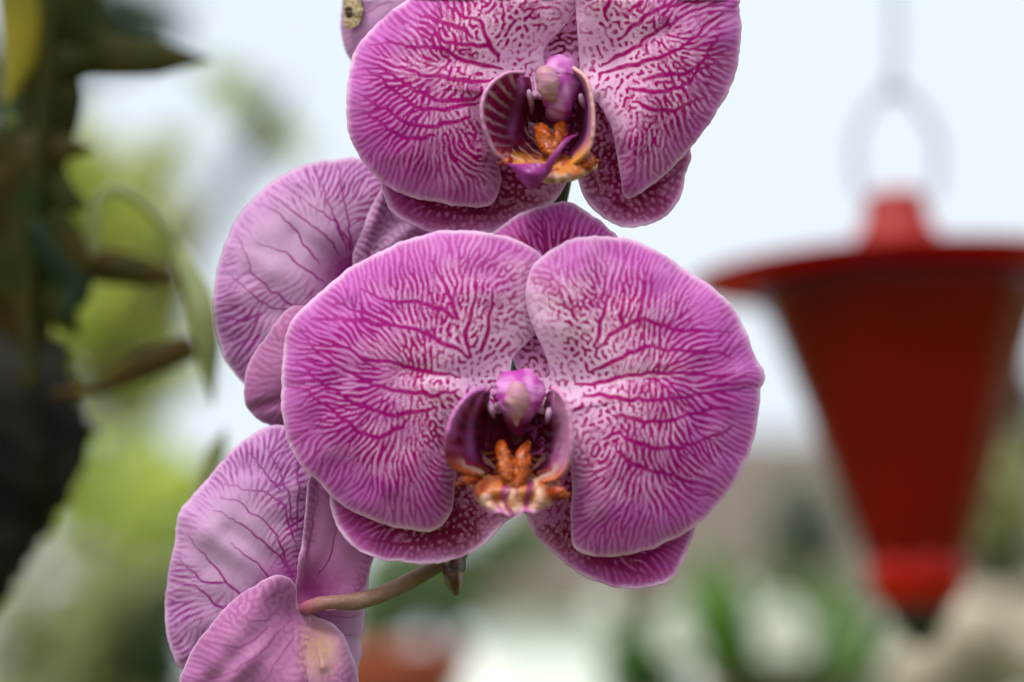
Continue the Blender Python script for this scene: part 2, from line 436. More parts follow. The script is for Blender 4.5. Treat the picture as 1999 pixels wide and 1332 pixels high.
# ---------------------------------------------------------------- orchid materials
M = {}
M['petal'] = petal_mat('petal_face', S(250, 216, 246), S(212, 118, 208), S(178, 2, 122), S(164, 16, 134), S(232, 190, 226))
M['sepal'] = petal_mat('sepal_face', S(224, 160, 210), S(196, 88, 184), S(128, 0, 66), S(146, 0, 104), S(226, 186, 222))
M['back'] = petal_mat('petal_back', S(208, 166, 206), S(204, 146, 204), S(152, 30, 134), S(140, 48, 136), S(214, 176, 212), warm=S(204, 166, 204))
M['sepal_back'] = petal_mat('sepal_back', S(190, 126, 178), S(184, 118, 174), S(148, 50, 126), S(144, 58, 128), S(212, 170, 206), warm=S(190, 160, 124))
M['lip'] = attr_mat('lip_tissue', .12, .38, .4)
M['wax'] = attr_mat('column_wax', .25, .45, .3)
M['stem'] = simple('stem_skin', S(128, 96, 84), S(110, 90, 70), 900, .45, .4, bs=.2, bd=.0002)
M['green_stem'] = simple('spike_skin', S(40, 66, 30), S(60, 70, 34), 500, .45, .4, bs=.2, bd=.0002)
M['dry'] = simple('dry_bract', S(62, 36, 26), S(96, 62, 40), 700, .75, .2, bs=.5, bd=.0005)

MAR, MAR2, ORG, YEL, CRM, PNK, WHT = S(112, 4, 44), S(74, 0, 34), S(172, 76, 12), S(188, 112, 44), S(196, 156, 140), S(206, 96, 190), S(236, 222, 236)
LIL = S(186, 104, 178)
GRP = 'orchid flowers of the pink spray'

# ================================================================ front flower
D1 = .466
f1 = empty('orchid_flower', at(1015, 780, D1), label='largest pink veined orchid flower facing the camera, in the middle below the upper one', cat='orchid flower', group=GRP)
OL = [(1034,800),(1034,742),(1003,735),(1000,700),(1045,650),(1062,600),(1068,540),(1056,500),(1030,480),(985,462),(930,452),(880,450),(830,458),(780,475),(720,503),(680,525),(640,560),(600,597),(570,630),(556,670),(552,720),(550,770),(553,820),(565,865),(590,910),(625,945),(655,975),(700,1003),(745,1022),(790,1034),(835,1037),(860,1028),(878,1005),(885,975),(888,930),(892,880),(905,835),(935,812),(980,806)]
VL = [[(701,560),(735,579),(773,590),(810,592),(852,600),(874,609),(893,628)],
 [(655,590),(690,605),(731,620),(765,635),(818,645),(855,665),(893,684),(915,700)],
 [(608,624),(664,624),(713,628),(761,639)],
 [(585,645),(634,661),(679,680),(709,699),(765,710),(803,720),(852,727),(897,737)],
 [(589,654),(634,699),(668,720),(709,740),(743,757),(795,767),(840,770),(893,763)],
 [(581,710),(615,740),(660,767),(701,791),(735,802),(765,810),(795,806),(825,804),(852,795)],
 [(593,759),(653,804),(698,838),(735,853),(775,838),(800,820)],
 [(893,628),(880,580),(862,545),(845,510)],[(915,690),(912,640),(925,590),(930,540)],[(940,690),(955,620),(965,560)]]
petal('petal', f1, OL, (785, 745), [(990, 745), (900, 735), (790, 725)], VL, 3, D1+.0035, D1+.003, bulge=4, curl=3, tilt=(-1.0, .0), mat=M['petal'])
OR = [(1040,800),(1040,745),(1070,735),(1068,700),(1052,660),(1035,620),(1028,575),(1036,530),(1060,500),(1100,475),(1150,462),(1200,463),(1250,475),(1300,500),(1350,535),(1400,570),(1435,610),(1455,650),(1470,690),(1490,725),(1491,745),(1482,762),(1480,800),(1472,850),(1455,900),(1430,950),(1400,985),(1365,1020),(1320,1050),(1270,1072),(1220,1084),(1165,1086),(1130,1075),(1117,1050),(1116,1000),(1118,940),(1112,880),(1106,840),(1092,812)]
VR = [[(1432,650),(1375,645),(1330,646),(1293,635),(1259,622),(1244,624),(1214,639),(1188,658),(1165,680)],
 [(1435,703),(1398,691),(1345,686),(1293,680),(1255,680),(1218,695),(1188,710),(1150,725)],
 [(1413,735),(1360,731),(1285,727),(1225,733),(1169,748),(1124,753)],
 [(1450,755),(1398,767),(1338,774),(1285,780),(1225,780),(1180,772),(1139,770)],
 [(1420,795),(1375,804),(1330,815),(1281,823),(1244,819),(1199,810)],
 [(1432,830),(1398,849),(1360,864),(1323,873),(1285,875),(1240,864),(1210,845)],
 [(1350,945),(1312,928),(1270,920),(1225,902),(1203,879)],
 [(1244,624),(1255,580),(1262,530)],[(1165,670),(1180,610),(1195,560)],[(1214,639),(1215,590),(1222,540)]]
petal('petal', f1, OR, (1265, 775), [(1080, 745), (1180, 740), (1300, 735)], VR, 21, D1-.0005, D1+.003, bulge=3.6, curl=3.2, tilt=(1.0, .1), mat=M['petal'])
petal('sepal', f1, [(1035,770),(1002,700),(985,620),(965,550),(952,480),(968,450),(1010,422),(1060,402),(1110,395),(1150,417),(1185,445),(1212,480),(1195,560),(1130,640),(1080,700),(1068,760)], (1080, 540),
      [(1040, 760), (1060, 680), (1080, 560)], [[(1130,410),(1110,450),(1090,500),(1075,560)],[(1060,412),(1062,460),(1066,510)],[(1010,430),(1030,480),(1050,540)],[(1165,440),(1130,480),(1105,530)]], 31,
      D1+.011, D1+.004, bulge=2, curl=3, tilt=(0, -1.2), mat=M['sepal'], rings=110, spokes=460, label='upper sepal, darker purple, showing above and between the two petals', gk=dict(spotty=1.5, bias=1.2), margin_fade=.25, rimw=5)
petal('sepal', f1, [(1008,900),(1012,960),(1000,1008),(985,1022),(950,1060),(905,1088),(850,1100),(790,1099),(730,1088),(690,1068),(660,1035),(646,995),(647,955),(690,915),(780,880),(900,860),(960,870)], (840, 985),
      [(1000, 900), (930, 960), (840, 990)], [[(680,980),(740,1010),(800,1030),(860,1020),(920,990)],[(700,1050),(760,1060),(830,1060),(900,1035)]], 41,
      D1+.011, D1+.005, bulge=1.5, curl=-1.5, tilt=(-.3, -.6), mat=M['sepal'], rings=120, spokes=480, label='lower sepal with dark wine blotches on its inner half', gk=dict(spotty=-1.8, bias=2.2, wave=3.6, spot=(160, 330)), pmin=.3, zone_r=360, margin_fade=.35)
petal('sepal', f1, [(1003,900),(1004,960),(1028,1008),(1045,1045),(1080,1080),(1120,1112),(1165,1137),(1215,1148),(1265,1148),(1305,1136),(1330,1105),(1345,1070),(1357,1030),(1345,990),(1270,920),(1150,860),(1060,850)], (1180, 1010),
      [(1010, 905), (1080, 980), (1180, 1040)], [[(1320,1060),(1270,1085),(1220,1085),(1160,1060)],[(1270,1125),(1210,1110),(1150,1080),(1110,1040)]], 51,
      D1+.010, D1+.005, bulge=1.5, curl=-1.5, tilt=(.3, -.5), mat=M['sepal'], rings=120, spokes=480, label='lower sepal with dark wine blotches near the lip', gk=dict(spotty=-1.8, bias=2.0, wave=3.6, spot=(150, 300)), pmin=.3, zone_r=330, margin_fade=.35)

# ---- lip of the front flower
def lobe_col(seed, flip=False, edge=ORG):
    def f(u, v, x, y):
        n = vnoise(x, y, seed, 9)
        st = .5+.5*np.sin(v*46+3*n+u*4); 
        c = mixc(S(128, 6, 58), MAR2, np.clip(.4+n*1.4+.3*(1-u), 0, 1))
        c = mixc(c, LIL, np.clip(np.exp(-((u-.45)/.13)**2)*smooth(.0, .2, 1-v)*.75+(.35*st*smooth(.3, .9, u)), 0, 1)*(1-smooth(.6, .9, v)))
        c = mixc(c, LIL, smooth(.72, 1, u)*(1-smooth(.35, .7, v))*.9)
        if flip: c = mixc(c, S(196, 130, 176), np.clip(.35+.8*smooth(.2, .8, u)+n*.8-.5*st*(1-u), 0, 1)*(1-smooth(.65, .95, v)))
        b = np.sin(u*17+v*6+n*3)
        lo_ = smooth(.58, .9, v)
        c = mixc(c, edge, smooth(.6, .9, v)*np.clip(smooth(.78, .97, u)+.5*smooth(.2, .8, b)*smooth(.75, .95, v), 0, 1)*.85)
        c = mixc(c, CRM, smooth(.68, .85, v)*smooth(.3, .9, np.sin(u*9+1+n*2))*(1-smooth(.75, .95, u))*.7)
        return c
    return f
def throat_col(seed):
    def f(u, v, x, y):
        n = vnoise(x, y, seed, 8); m = vnoise(x, y, seed+1, 5)
        c = mixc(MAR2, MAR, np.clip(.4+n, 0, 1))
        sp = smooth(.05, .2, m)*smooth(.5, .8, v)*smooth(.0, .3, u)*(1-smooth(.5, .7, u))
        c = mixc(c, PNK, sp*.8)
        arc = np.sin((u*9+.9*np.cos((v-.5)*6.28))*6.28+n*1.5)
        c = mixc(c, YEL, smooth(.1, .8, arc)*smooth(.45, .62, u)*.9)
        c = mixc(c, CRM, smooth(.8, 1, u)*smooth(.0, .5, .5-np.abs(v-.5)+n*.3)*.6)
        return c
    return f
def mid_col(seed):
    def f(u, v, x, y):
        n = vnoise(x, y, seed, 12); k = np.abs(v-.5)*2
        c = mixc(CRM, YEL, np.clip(.3+n*1.6+.5*(1-u), 0, 1))
        c = mixc(c, ORG, np.clip(smooth(.45, .8, k)+.5*(1-u), 0, 1)*np.clip(.6+2*n, 0, 1)*.8)
        st = np.sin(v*40+u*3*np.sign(v-.5)+n*2)
        c = mixc(c, S(136, 40, 92), np.clip(smooth(-.2, .5, st)*smooth(.6, .35, k), 0, 1)*.9)
        c = mixc(c, MAR, smooth(-.2, .12, vnoise(x, y, seed+3, 8))*smooth(.5, .85, k)*.9)
        c = mixc(c, LIL, smooth(.82, 1, u)*.8)
        return c
    return f
def smooth(a, b, x):
    if a > b: return 1-smooth(b, a, x)
    t = np.clip((x-a)/(b-a), 0, 1); return t*t*(3-2*t)
def cal_col(U, W, x, z):
    n = vnoise(x*30000+900, z*30000+900, 5, 9)
    return mixc(mixc(S(188, 92, 12), S(150, 58, 8), np.clip(.5+2*n, 0, 1)), S(96, 30, 8), np.clip(smooth(.0, .25, vnoise(x*42000+900, z*42000+900, 6, 9))*.7+smooth(.6, .95, U)*.5, 0, 1))
def hood_col(U, W, x, z):
    n = vnoise(x*9000+700, z*9000+700, 8, 14)
    c = mixc(S(214, 140, 206), S(184, 70, 168), np.clip(.4+n*2.4, 0, 1))
    return mixc(c, S(120, 14, 76), smooth(.5, .75, U))
def cap_col(U, W, x, z):
    n = vnoise(x*20000+900, z*20000+900, 15, 14)
    return mixc(mixc(S(184, 138, 140), S(196, 134, 170), np.clip(.5+2*n, 0, 1)), S(176, 120, 130), smooth(.55, 1, U)*.8)
def white_col(U, W, x, z): return mixc(S(196, 150, 190), S(150, 70, 130), smooth(.3, .9, U))

# the cup behind the column: side lobes, throat, mid lobe, callus; each a piece of the lip
lipm = patch('lip', [[(950,925,-5),(975,938,-7),(1005,945,-8),(1040,938,-7),(1075,925,-5)],
    [(925,938,-5),(955,955,-9),(1005,960,-10.5),(1050,955,-9),(1092,940,-5)],
    [(922,956,-5),(948,975,-10),(972,978,-8.5),(1003,984,-11),(1034,978,-8.5),(1056,978,-10),(1092,962,-5)],
    [(940,990,-6),(958,1002,-10),(978,1003,-11),(1000,1012,-11),(1022,1001,-11),(1045,1003,-10),(1080,984,-6)]], mid_col(61), M['lip'], f1, D1, seed=61, rough_=.4,
    label='lip with a cream and orange middle lobe striped maroon')
def kid(o): return o
patch('side_lobe', [[(955,765,-1),(950,800,2),(946,845,5),(948,885,4),(958,905,0),(970,918,-3)],
    [(940,762,-5),(925,790,-6),(912,835,-2),(912,880,-3),(925,905,-5),(950,925,-6)],
    [(952,757,-8),(918,768,-11),(886,806,-13),(872,850,-14),(872,895,-12),(888,916,-10),(925,930,-8)]], lobe_col(71), M['lip'], lipm, D1, seed=71)
patch('side_lobe', [[(1072,765,-1),(1064,800,2),(1066,850,5),(1062,885,3),(1050,905,0),(1040,918,-3)],
    [(1086,760,-5),(1086,800,-5),(1092,850,-2),(1086,895,-4),(1070,918,-5),(1050,930,-6)],
    [(1076,755,-8),(1100,775,-12),(1114,820,-13),(1116,875,-13),(1110,910,-11),(1090,934,-9),(1060,944,-8)]], lobe_col(72, True, S(200,110,70)), M['lip'], lipm, D1, seed=72)
patch('throat', [[(950,790,2),(1010,780,4),(1070,790,2)],[(945,835,4),(1010,840,8),(1068,835,4)],[(945,880,4),(1005,885,7),(1064,880,3)],
    [(930,908,-3),(965,918,-2),(1005,922,-3),(1045,918,-2),(1085,906,-3)],[(925,922,-5),(960,940,-7),(1005,946,-8),(1050,940,-7),(1092,922,-5)]], throat_col(81), M['lip'], lipm, D1, seed=81)
tube('callus', [(976,862,-4,2),(978,867,-5,8),(981,884,-7,13),(985,905,-8,14),(990,925,-8.5,15),(996,942,-9,13),(1001,958,-10,6),(1003,968,-10,1)], M['lip'], lipm, D1, colf=cal_col, lump=.55, seed=3)
tube('callus', [(1002,898,-5,2),(1002,904,-6,14),(1002,920,-7,21),(1003,938,-7.5,19),(1003,954,-8,10),(1003,962,-8,2)], M['lip'], lipm, D1, colf=cal_col, lump=.5, seed=8)
tube('callus', [(1032,864,-4,2),(1029,870,-5,8),(1023,886,-7,12),(1020,905,-8,13),(1016,925,-8.5,14),(1010,942,-9,12),(1004,958,-10,6),(1003,968,-10,1)], M['lip'], lipm, D1, colf=cal_col, lump=.6, seed=4)
colm = tube('column', [(1014,744,3,6),(1014,747,1,34),(1014,756,-2,46),(1013,770,-3,50),(1012,788,-4,44),(1011,806,-4,31),(1010,826,-3,21),(1010,842,-2,14),(1010,850,0,2)], M['wax'], f1, D1, flat=.75, colf=hood_col, lump=.3, seed=9, n=80, nseg=40)
tube('anther_cap', [(1009,757,-7,3),(1009,760,-8,17),(1010,769,-8.5,22),(1010,784,-8.5,24),(1009,801,-8,17),(1008,818,-7,9),(1008,832,-7,2)], M['wax'], colm, D1, colf=cap_col, lump=.15, seed=12)
tube('tooth', [(956,788,-6,2),(957,791,-6.5,5),(960,801,-7,6),(963,812,-6,4),(964,818,-5,1)], M['wax'], colm, D1, colf=white_col)
tube('tooth', [(1072,798,-6,2),(1072,801,-6.5,5),(1071,811,-7,6),(1068,822,-6,4),(1066,828,-5,1)], M['wax'], colm, D1, colf=white_col)
# side flanges of the lip
def spur_col(U, W, x, z): return mixc(ORG, MAR, np.clip(.4+1.6*vnoise(x*20000+500, z*20000+500, 4, 8), 0, 1))
tube('flange', [(935,940,-6,5),(918,938,-8,9),(900,940,-9,7),(890,948,-9,2)], M['lip'], lipm, D1, colf=spur_col, lump=.8, flat=.5)
tube('flange', [(1070,965,-7,8),(1090,962,-9,11),(1106,968,-9,7),(1112,972,-9,2)], M['lip'], lipm, D1, colf=spur_col, lump=.8, flat=.5)

# ================================================================ upper flower
D2 = .477
f2 = empty('orchid_flower', at(1095, 150, D2), label='pink veined orchid flower cut by the top edge, with a curled purple lip tip', cat='orchid flower', group=GRP)
O2L = [(1100,190),(1100,150),(1066,130),(1062,95),(1092,58),(1122,20),(1140,-25),(1125,-80),(1060,-110),(960,-110),(870,-70),(820,-25),(790,5),(760,25),(730,55),(700,90),(686,125),(679,180),(678,230),(690,280),(720,330),(760,365),(810,385),(870,397),(930,403),(960,398),(974,370),(976,340),(962,290),(952,240),(965,205),(1010,192)]
V2L = [[(809,25),(859,41),(901,56),(922,74)],[(866,4),(905,28),(940,46),(947,74),(961,99),(972,116)],
 [(799,53),(838,64),(873,83),(915,85),(951,90),(972,106)],[(721,88),(774,85),(824,92),(866,95),(894,113),(936,125),(979,134)],
 [(711,106),(746,116),(795,138),(838,148),(880,152),(929,159),(965,159)],[(704,116),(739,127),(774,152),(806,173),(838,187),(873,196),(915,194),(944,180)],
 [(711,134),(746,155),(781,187),(816,208),(859,215),(901,208),(936,201)],[(696,180),(739,205),(771,226),(802,240),(838,247),(880,240),(915,229)],
 [(710,215),(745,240),(785,262),(815,268),(850,262)]]
petal('petal', f2, O2L, (860, 170), [(1050, 135), (960, 125), (870, 120)], V2L, 103, D2+.001, D2+.004, pmin=.12, bulge=4, curl=3, tilt=(-.5, -.2), mat=M['petal'])
O2R = [(1100,190),(1104,150),(1130,140),(1130,100),(1127,60),(1125,20),(1122,-30),(1160,-100),(1260,-130),(1380,-90),(1430,-30),(1444,-5),(1441,15),(1446,60),(1440,120),(1420,180),(1390,230),(1350,285),(1310,330),(1260,368),(1230,385),(1217,378),(1214,350),(1205,300),(1195,250),(1178,215),(1158,195)]
V2R = [[(1371,0),(1335,7),(1286,18),(1251,39),(1222,64),(1212,74)],[(1395,5),(1360,18),(1307,46),(1272,67),(1233,95),(1180,127)],
 [(1413,21),(1378,46),(1349,78),(1307,104),(1258,120),(1215,131),(1173,141)],[(1406,64),(1371,116),(1342,141),(1307,145),(1258,155)],
 [(1399,120),(1371,134),(1342,162),(1314,173),(1279,180),(1222,176)],[(1380,190),(1349,201),(1307,215),(1272,212),(1240,200)],
 [(1310,-60),(1270,-20),(1230,20)],[(1200,-80),(1195,-20),(1180,30)]]
petal('petal', f2, O2R, (1275, 110), [(1150, 120), (1220, 95), (1300, 60)], V2R, 121, D2-.001, D2+.004, pmin=.12, bulge=3.6, curl=3, tilt=(1.0, .3), mat=M['petal'])
petal('sepal', f2, [(1105,160),(1064,130),(1060,95),(1070,50),(1050,-20),(1040,-100),(1080,-180),(1130,-180),(1170,-110),(1160,-20),(1150,50),(1140,120)], (1105, 0), [(1100, 140), (1105, 60), (1105, 0)], [], 131,
      D2+.010, D2+.005, bulge=1, curl=2, mat=M['sepal'], rings=90, spokes=360, label='upper sepal, dark, only a sliver showing between the petals', gk=dict(spotty=-.5, bias=1.5))
petal('sepal', f2, [(1075,250),(1108,320),(1108,355),(1085,390),(1050,418),(990,443),(940,457),(880,458),(830,450),(790,433),(760,408),(748,375),(750,340),(790,305),(880,275),(980,240)], (930, 350),
      [(1085, 290), (1010, 360), (930, 395)], [[(770,370),(830,395),(890,412),(950,415),(1010,395)],[(790,420),(850,432),(920,435)],[(760,350),(800,365),(850,385)]], 141,
      D2+.009, D2+.005, bulge=1.5, curl=-1.5, tilt=(-.3, -.4), mat=M['sepal'], rings=120, spokes=480, label='lower sepal with dark wine blotches, dark red beside the lip', gk=dict(spotty=-1.8, bias=2.4, wave=3.6, spot=(160, 330)), pmin=.3, zone_r=380, margin_fade=.35, rimw=7)
petal('sepal', f2, [(1120,260),(1124,330),(1140,385),(1165,415),(1200,438),(1240,443),(1280,432),(1310,410),(1328,380),(1338,340),(1348,300),(1330,265),(1260,230),(1190,180),(1150,180)], (1220, 310),
      [(1115, 230), (1160, 310), (1230, 370)], [[(1325,340),(1280,365),(1240,370),(1200,350)],[(1290,420),(1240,415),(1200,390)]], 151,
      D2+.009, D2+.005, bulge=1.5, curl=-1.5, tilt=(.3, -.3), mat=M['sepal'], rings=120, spokes=480, label='lower sepal with crowded dark wine spots', gk=dict(spotty=-1.8, bias=2.4, wave=3.6, spot=(170, 330)), pmin=.3, zone_r=380, margin_fade=.2, rimw=6)

def lobe2_col(u, v, x, y):
    n = vnoise(x, y, 77, 7); st = np.sin(v*60+.9*n)
    c = mixc(MAR, S(140, 20, 90), np.clip(.3+n+.5*(1-v), 0, 1))
    c = mixc(c, WHT, np.clip(smooth(.2, .9, st)*smooth(.25, .75, u)*.35, 0, 1)*(1-smooth(.5, .8, v)*.6))
    c = mixc(c, LIL, np.exp(-((u-.35)/.12)**2)*.8*(1-smooth(.5, .8, v)))
    c = mixc(c, S(190, 130, 172), smooth(.95, 1, u))
    c = mixc(c, YEL, smooth(.75, .95, v)*np.clip(.6+n*2, 0, 1))
    return c
def throat2_col(u, v, x, y):
    n = vnoise(x, y, 83, 8); m = vnoise(x, y, 84, 5)
    c = mixc(MAR2, MAR, np.clip(.4+n, 0, 1))
    r = np.hypot((x-1085)/1.0, (y-215)/1.15)
    arc = np.sin(r/2.1+n*2)
    c = mixc(c, S(206, 150, 150), smooth(.35, .9, arc)*(1-smooth(.3, .5, v))*smooth(.2, .5, u)*.8)
    c = mixc(c, PNK, smooth(.1, .25, m)*smooth(.6, .8, v)*.7)
    c = mixc(c, YEL, smooth(.72, .88, u)*np.clip(.7+n, 0, 1))
    c = mixc(c, CRM, smooth(.9, 1, u)*.7)
    return c
lip2 = patch('lip', [[(985,295,-4),(1030,315,-7),(1080,320,-8),(1120,312,-7),(1152,295,-4)],
    [(990,308,-6),(1030,326,-9),(1080,330,-10),(1125,325,-9),(1160,312,-6)],
    [(1000,318,-8),(1035,340,-11),(1080,345,-12),(1125,340,-10),(1165,322,-7)],
    [(1015,330,-9),(1042,350,-11),(1085,357,-11),(1125,348,-9),(1160,330,-7)]], 
    lambda u, v, x, y: mixc(mixc(mixc(YEL, CRM, np.clip(smooth(.4, .9, u)+vnoise(x, y, 5, 8), 0, 1)), ORG, np.clip(vnoise(x, y, 8, 10)*3*smooth(.5, .9, v), 0, 1)), MAR, smooth(.1, .35, vnoise(x, y, 6, 9))*.6), M['lip'], f2, D2, seed=161, rough_=.4,
    label='lip with a cream and orange front and a curled purple tip')
patch('side_lobe', [[(1032,150,0),(1036,180,2),(1030,220,6),(1020,262,5),(1030,290,0),(1050,310,-4)],
    [(1010,146,-4),(1005,180,-3),(990,220,1),(985,262,1),(1000,292,-2),(1030,318,-6)],
    [(1026,140,-6),(989,141,-9),(956,165,-11),(941,197,-12),(941,234,-12),(953,270,-11),(970,302,-10),(1005,322,-8)]], lobe2_col, M['lip'], lip2, D2, seed=171)
def ribbon_col(u, v, x, y):
    c = mixc(MAR, LIL, np.clip(u*1.5, 0, 1)); c = mixc(c, S(206, 150, 156), smooth(.7, .95, u))
    return mixc(c, S(214, 140, 60), smooth(.6, .95, v)*smooth(.3, .7, u))
patch('side_lobe', [[(1118,150,0),(1128,190,2),(1135,230,4),(1130,270,3),(1112,300,-3)],
    [(1125,142,-5),(1142,180,-4),(1148,230,-3),(1143,275,-4),(1118,312,-7)],
    [(1118,130,-8),(1146,155,-11),(1158,210,-12),(1157,268,-12),(1143,300,-11),(1112,325,-9)]], ribbon_col, M['lip'], lip2, D2, seed=172)
patch('throat', [[(1028,175,2),(1080,170,5),(1130,175,2)],[(1022,220,5),(1080,225,8),(1136,220,4)],[(1012,262,5),(1075,268,7),(1135,262,3)],
    [(1000,292,-2),(1040,300,-2),(1080,303,-3),(1118,300,-3),(1145,285,-4)],[(985,302,-6),(1030,320,-8),(1080,325,-9),(1120,318,-8),(1152,298,-6)]], throat2_col, M['lip'], lip2, D2, seed=181)
tube('callus', [(1052,243,-3,2),(1053,247,-4,9),(1060,262,-6,14),(1068,280,-7,15),(1076,297,-8,12),(1080,312,-9,4),(1080,318,-9,1)], M['lip'], lip2, D2, colf=cal_col, lump=.6, seed=5)
tube('callus', [(1098,238,-3,2),(1097,242,-4,8),(1092,256,-6,12),(1087,272,-7,13),(1082,290,-8,11),(1080,308,-9,4),(1080,315,-9,1)], M['lip'], lip2, D2, colf=cal_col, lump=.6, seed=6)
def purple(u, v, x, y): return mixc(S(150, 40, 132), S(120, 20, 110), np.clip(.5+1.5*vnoise(x, y, 9, 10), 0, 1))
patch('lip_tip', [[(992,318,-11),(1020,322,-14),(1050,320,-15),(1078,322,-14)],[(1006,332,-12),(1028,336,-16),(1052,336,-16),(1074,332,-14)],[(1018,350,-12),(1032,358,-15),(1050,352,-15),(1066,342,-14)],[(1028,362,-11),(1036,366,-13),(1046,362,-13),(1058,350,-13)]], purple, M['lip'], lip2, D2, nu=40, nv=40)
tube('tendril', [(1064,338,-14,4),(1070,326,-15,8),(1082,306,-16,7),(1094,288,-16,5),(1104,275,-15,4),(1114,268,-13,3),(1128,262,-11,1)], M['lip'], lip2, D2, colf=lambda U, W, x, z: np.repeat(S(140, 40, 120)[None], len(U), 0), flat=.6)
def hood2(U, W, x, z):
    c = mixc(S(206, 140, 200), S(164, 56, 150), np.clip(.5+2*vnoise(x*9000+700, z*9000+700, 18, 14), 0, 1)); return mixc(c, S(120, 10, 80), smooth(.6, .85, U))
col2 = tube('column', [(1098,128,3,8),(1097,131,1,26),(1094,142,-3,34),(1092,160,-4,38),(1091,184,-5,34),(1090,208,-4,27),(1088,230,-2,20),(1086,244,0,2)], M['wax'], f2, D2, colf=hood2, lump=.28, seed=19, n=80, nseg=40)
tube('anther_cap', [(1064,136,-7,3),(1065,139,-8,14),(1067,150,-9,21),(1070,166,-9.5,22),(1074,181,-9,16),(1078,193,-8,8),(1080,200,-7,2)], M['wax'], col2, D2, colf=cap_col, lump=.3, seed=22)
tube('tooth', [(1032,176,-6,2),(1033,180,-6.5,5),(1036,192,-6,6),(1038,208,-4,5),(1038,222,-3,2)], M['wax'], col2, D2, colf=white_col)
tube('tooth', [(1134,184,-6,2),(1134,187,-6.5,5),(1137,198,-6,6),(1142,210,-4,4),(1143,218,-3,1)], M['wax'], col2, D2, colf=white_col)
tube('flange', [(1130,330,-8,6),(1145,322,-9,9),(1160,316,-9,6),(1170,312,-9,2)], M['lip'], lip2, D2, colf=spur_col, lump=.8, flat=.5)
tube('flange', [(1000,312,-8,6),(988,316,-9,8),(976,318,-9,4),(968,318,-9,1)], M['lip'], lip2, D2, colf=spur_col, lump=.8, flat=.5)

# ================================================================ flower seen from behind, left of the front flower
D3 = .497
f3 = empty('orchid_flower', at(700, 545, D3), label='mauve orchid flower turned away, tucked behind the left petal of the largest flower', cat='orchid flower', group=GRP)
V3 = [[(520,375),(568,412),(614,446),(648,475),(676,517)],[(560,365),(610,404),(652,433),(673,458),(688,510)],[(500,400),(539,416),(577,446),(593,479),(627,521)],
 [(500,470),(547,488),(568,504),(602,530),(640,555)],[(450,440),(463,458),(480,504),(497,538),(539,572),(572,597),(620,590)],[(436,505),(442,525),(463,546),(493,576),(518,597),(539,605),(568,601),(620,590)],
 [(610,325),(632,380),(655,430),(680,500)],[(660,318),(668,380),(680,440),(690,500)],[(440,620),(480,625),(518,610)]]
petal('petal', f3, [(740,560),(760,480),(765,400),(755,350),(735,325),(700,309),(650,312),(590,325),(540,350),(490,395),(455,445),(430,510),(420,570),(422,630),(435,690),(465,735),(500,770),(560,770),(640,700),(700,620)], (600, 530),
      [(700, 545), (640, 500), (580, 460)], V3, 203, D3, D3+.002, bulge=3, curl=5, tilt=(-1.2, 0), mat=M['back'], back=True, warm_c=(570, 480, 110, 80), gk=dict(spotty=0, bias=0, flecks=0, fine=.3, mj=2.0, spot=(5, 20)), margin_fade=.15, rimw=6, wave=1.4,
      crease=[([(440, 470), (520, 520), (620, 560)], -1.2, 30)])
petal('sepal', f3, [(700,600),(640,590),(570,600),(525,650),(492,700),(478,750),(485,800),(522,828),(580,835),(660,820),(720,740)], (610, 710), [(690, 610), (640, 670), (570, 760)], [[(530,670),(580,650),(640,630)],[(500,730),(560,700),(630,660)]], 211,
      D3-.006, D3-.001, bulge=2.5, curl=3, tilt=(0, 0), mat=M['sepal_back'], back=True, rings=100, spokes=400, label='lower sepal seen from behind, smooth pink', gk=dict(spotty=0, fine=.2, mj=1.8), pigk=.6, bmask=.45, rimw=3, crease=[([(490, 800), (560, 780)], 1.2, 12)])
petal('sepal', f3, [(700,560),(690,500),(715,430),(745,370),(770,335),(800,340),(850,400),(880,470),(820,520),(760,560)], (770, 450), [(705, 545), (740, 470), (790, 400)], [], 221,
      D3-.002, D3-.001, bulge=1, curl=0, tilt=(.5, 0), mat=M['back'], back=True, rings=90, spokes=380, label='upper sepal seen from behind, dusky pink with a raised fold', pigk=.8, bmask=.5, gk=dict(spotty=0, mj=2), rimw=4, crease=[([(765, 340), (730, 430), (695, 540)], -1.5, 12), ([(830, 430), (760, 480), (700, 550)], -1.5, 16)])

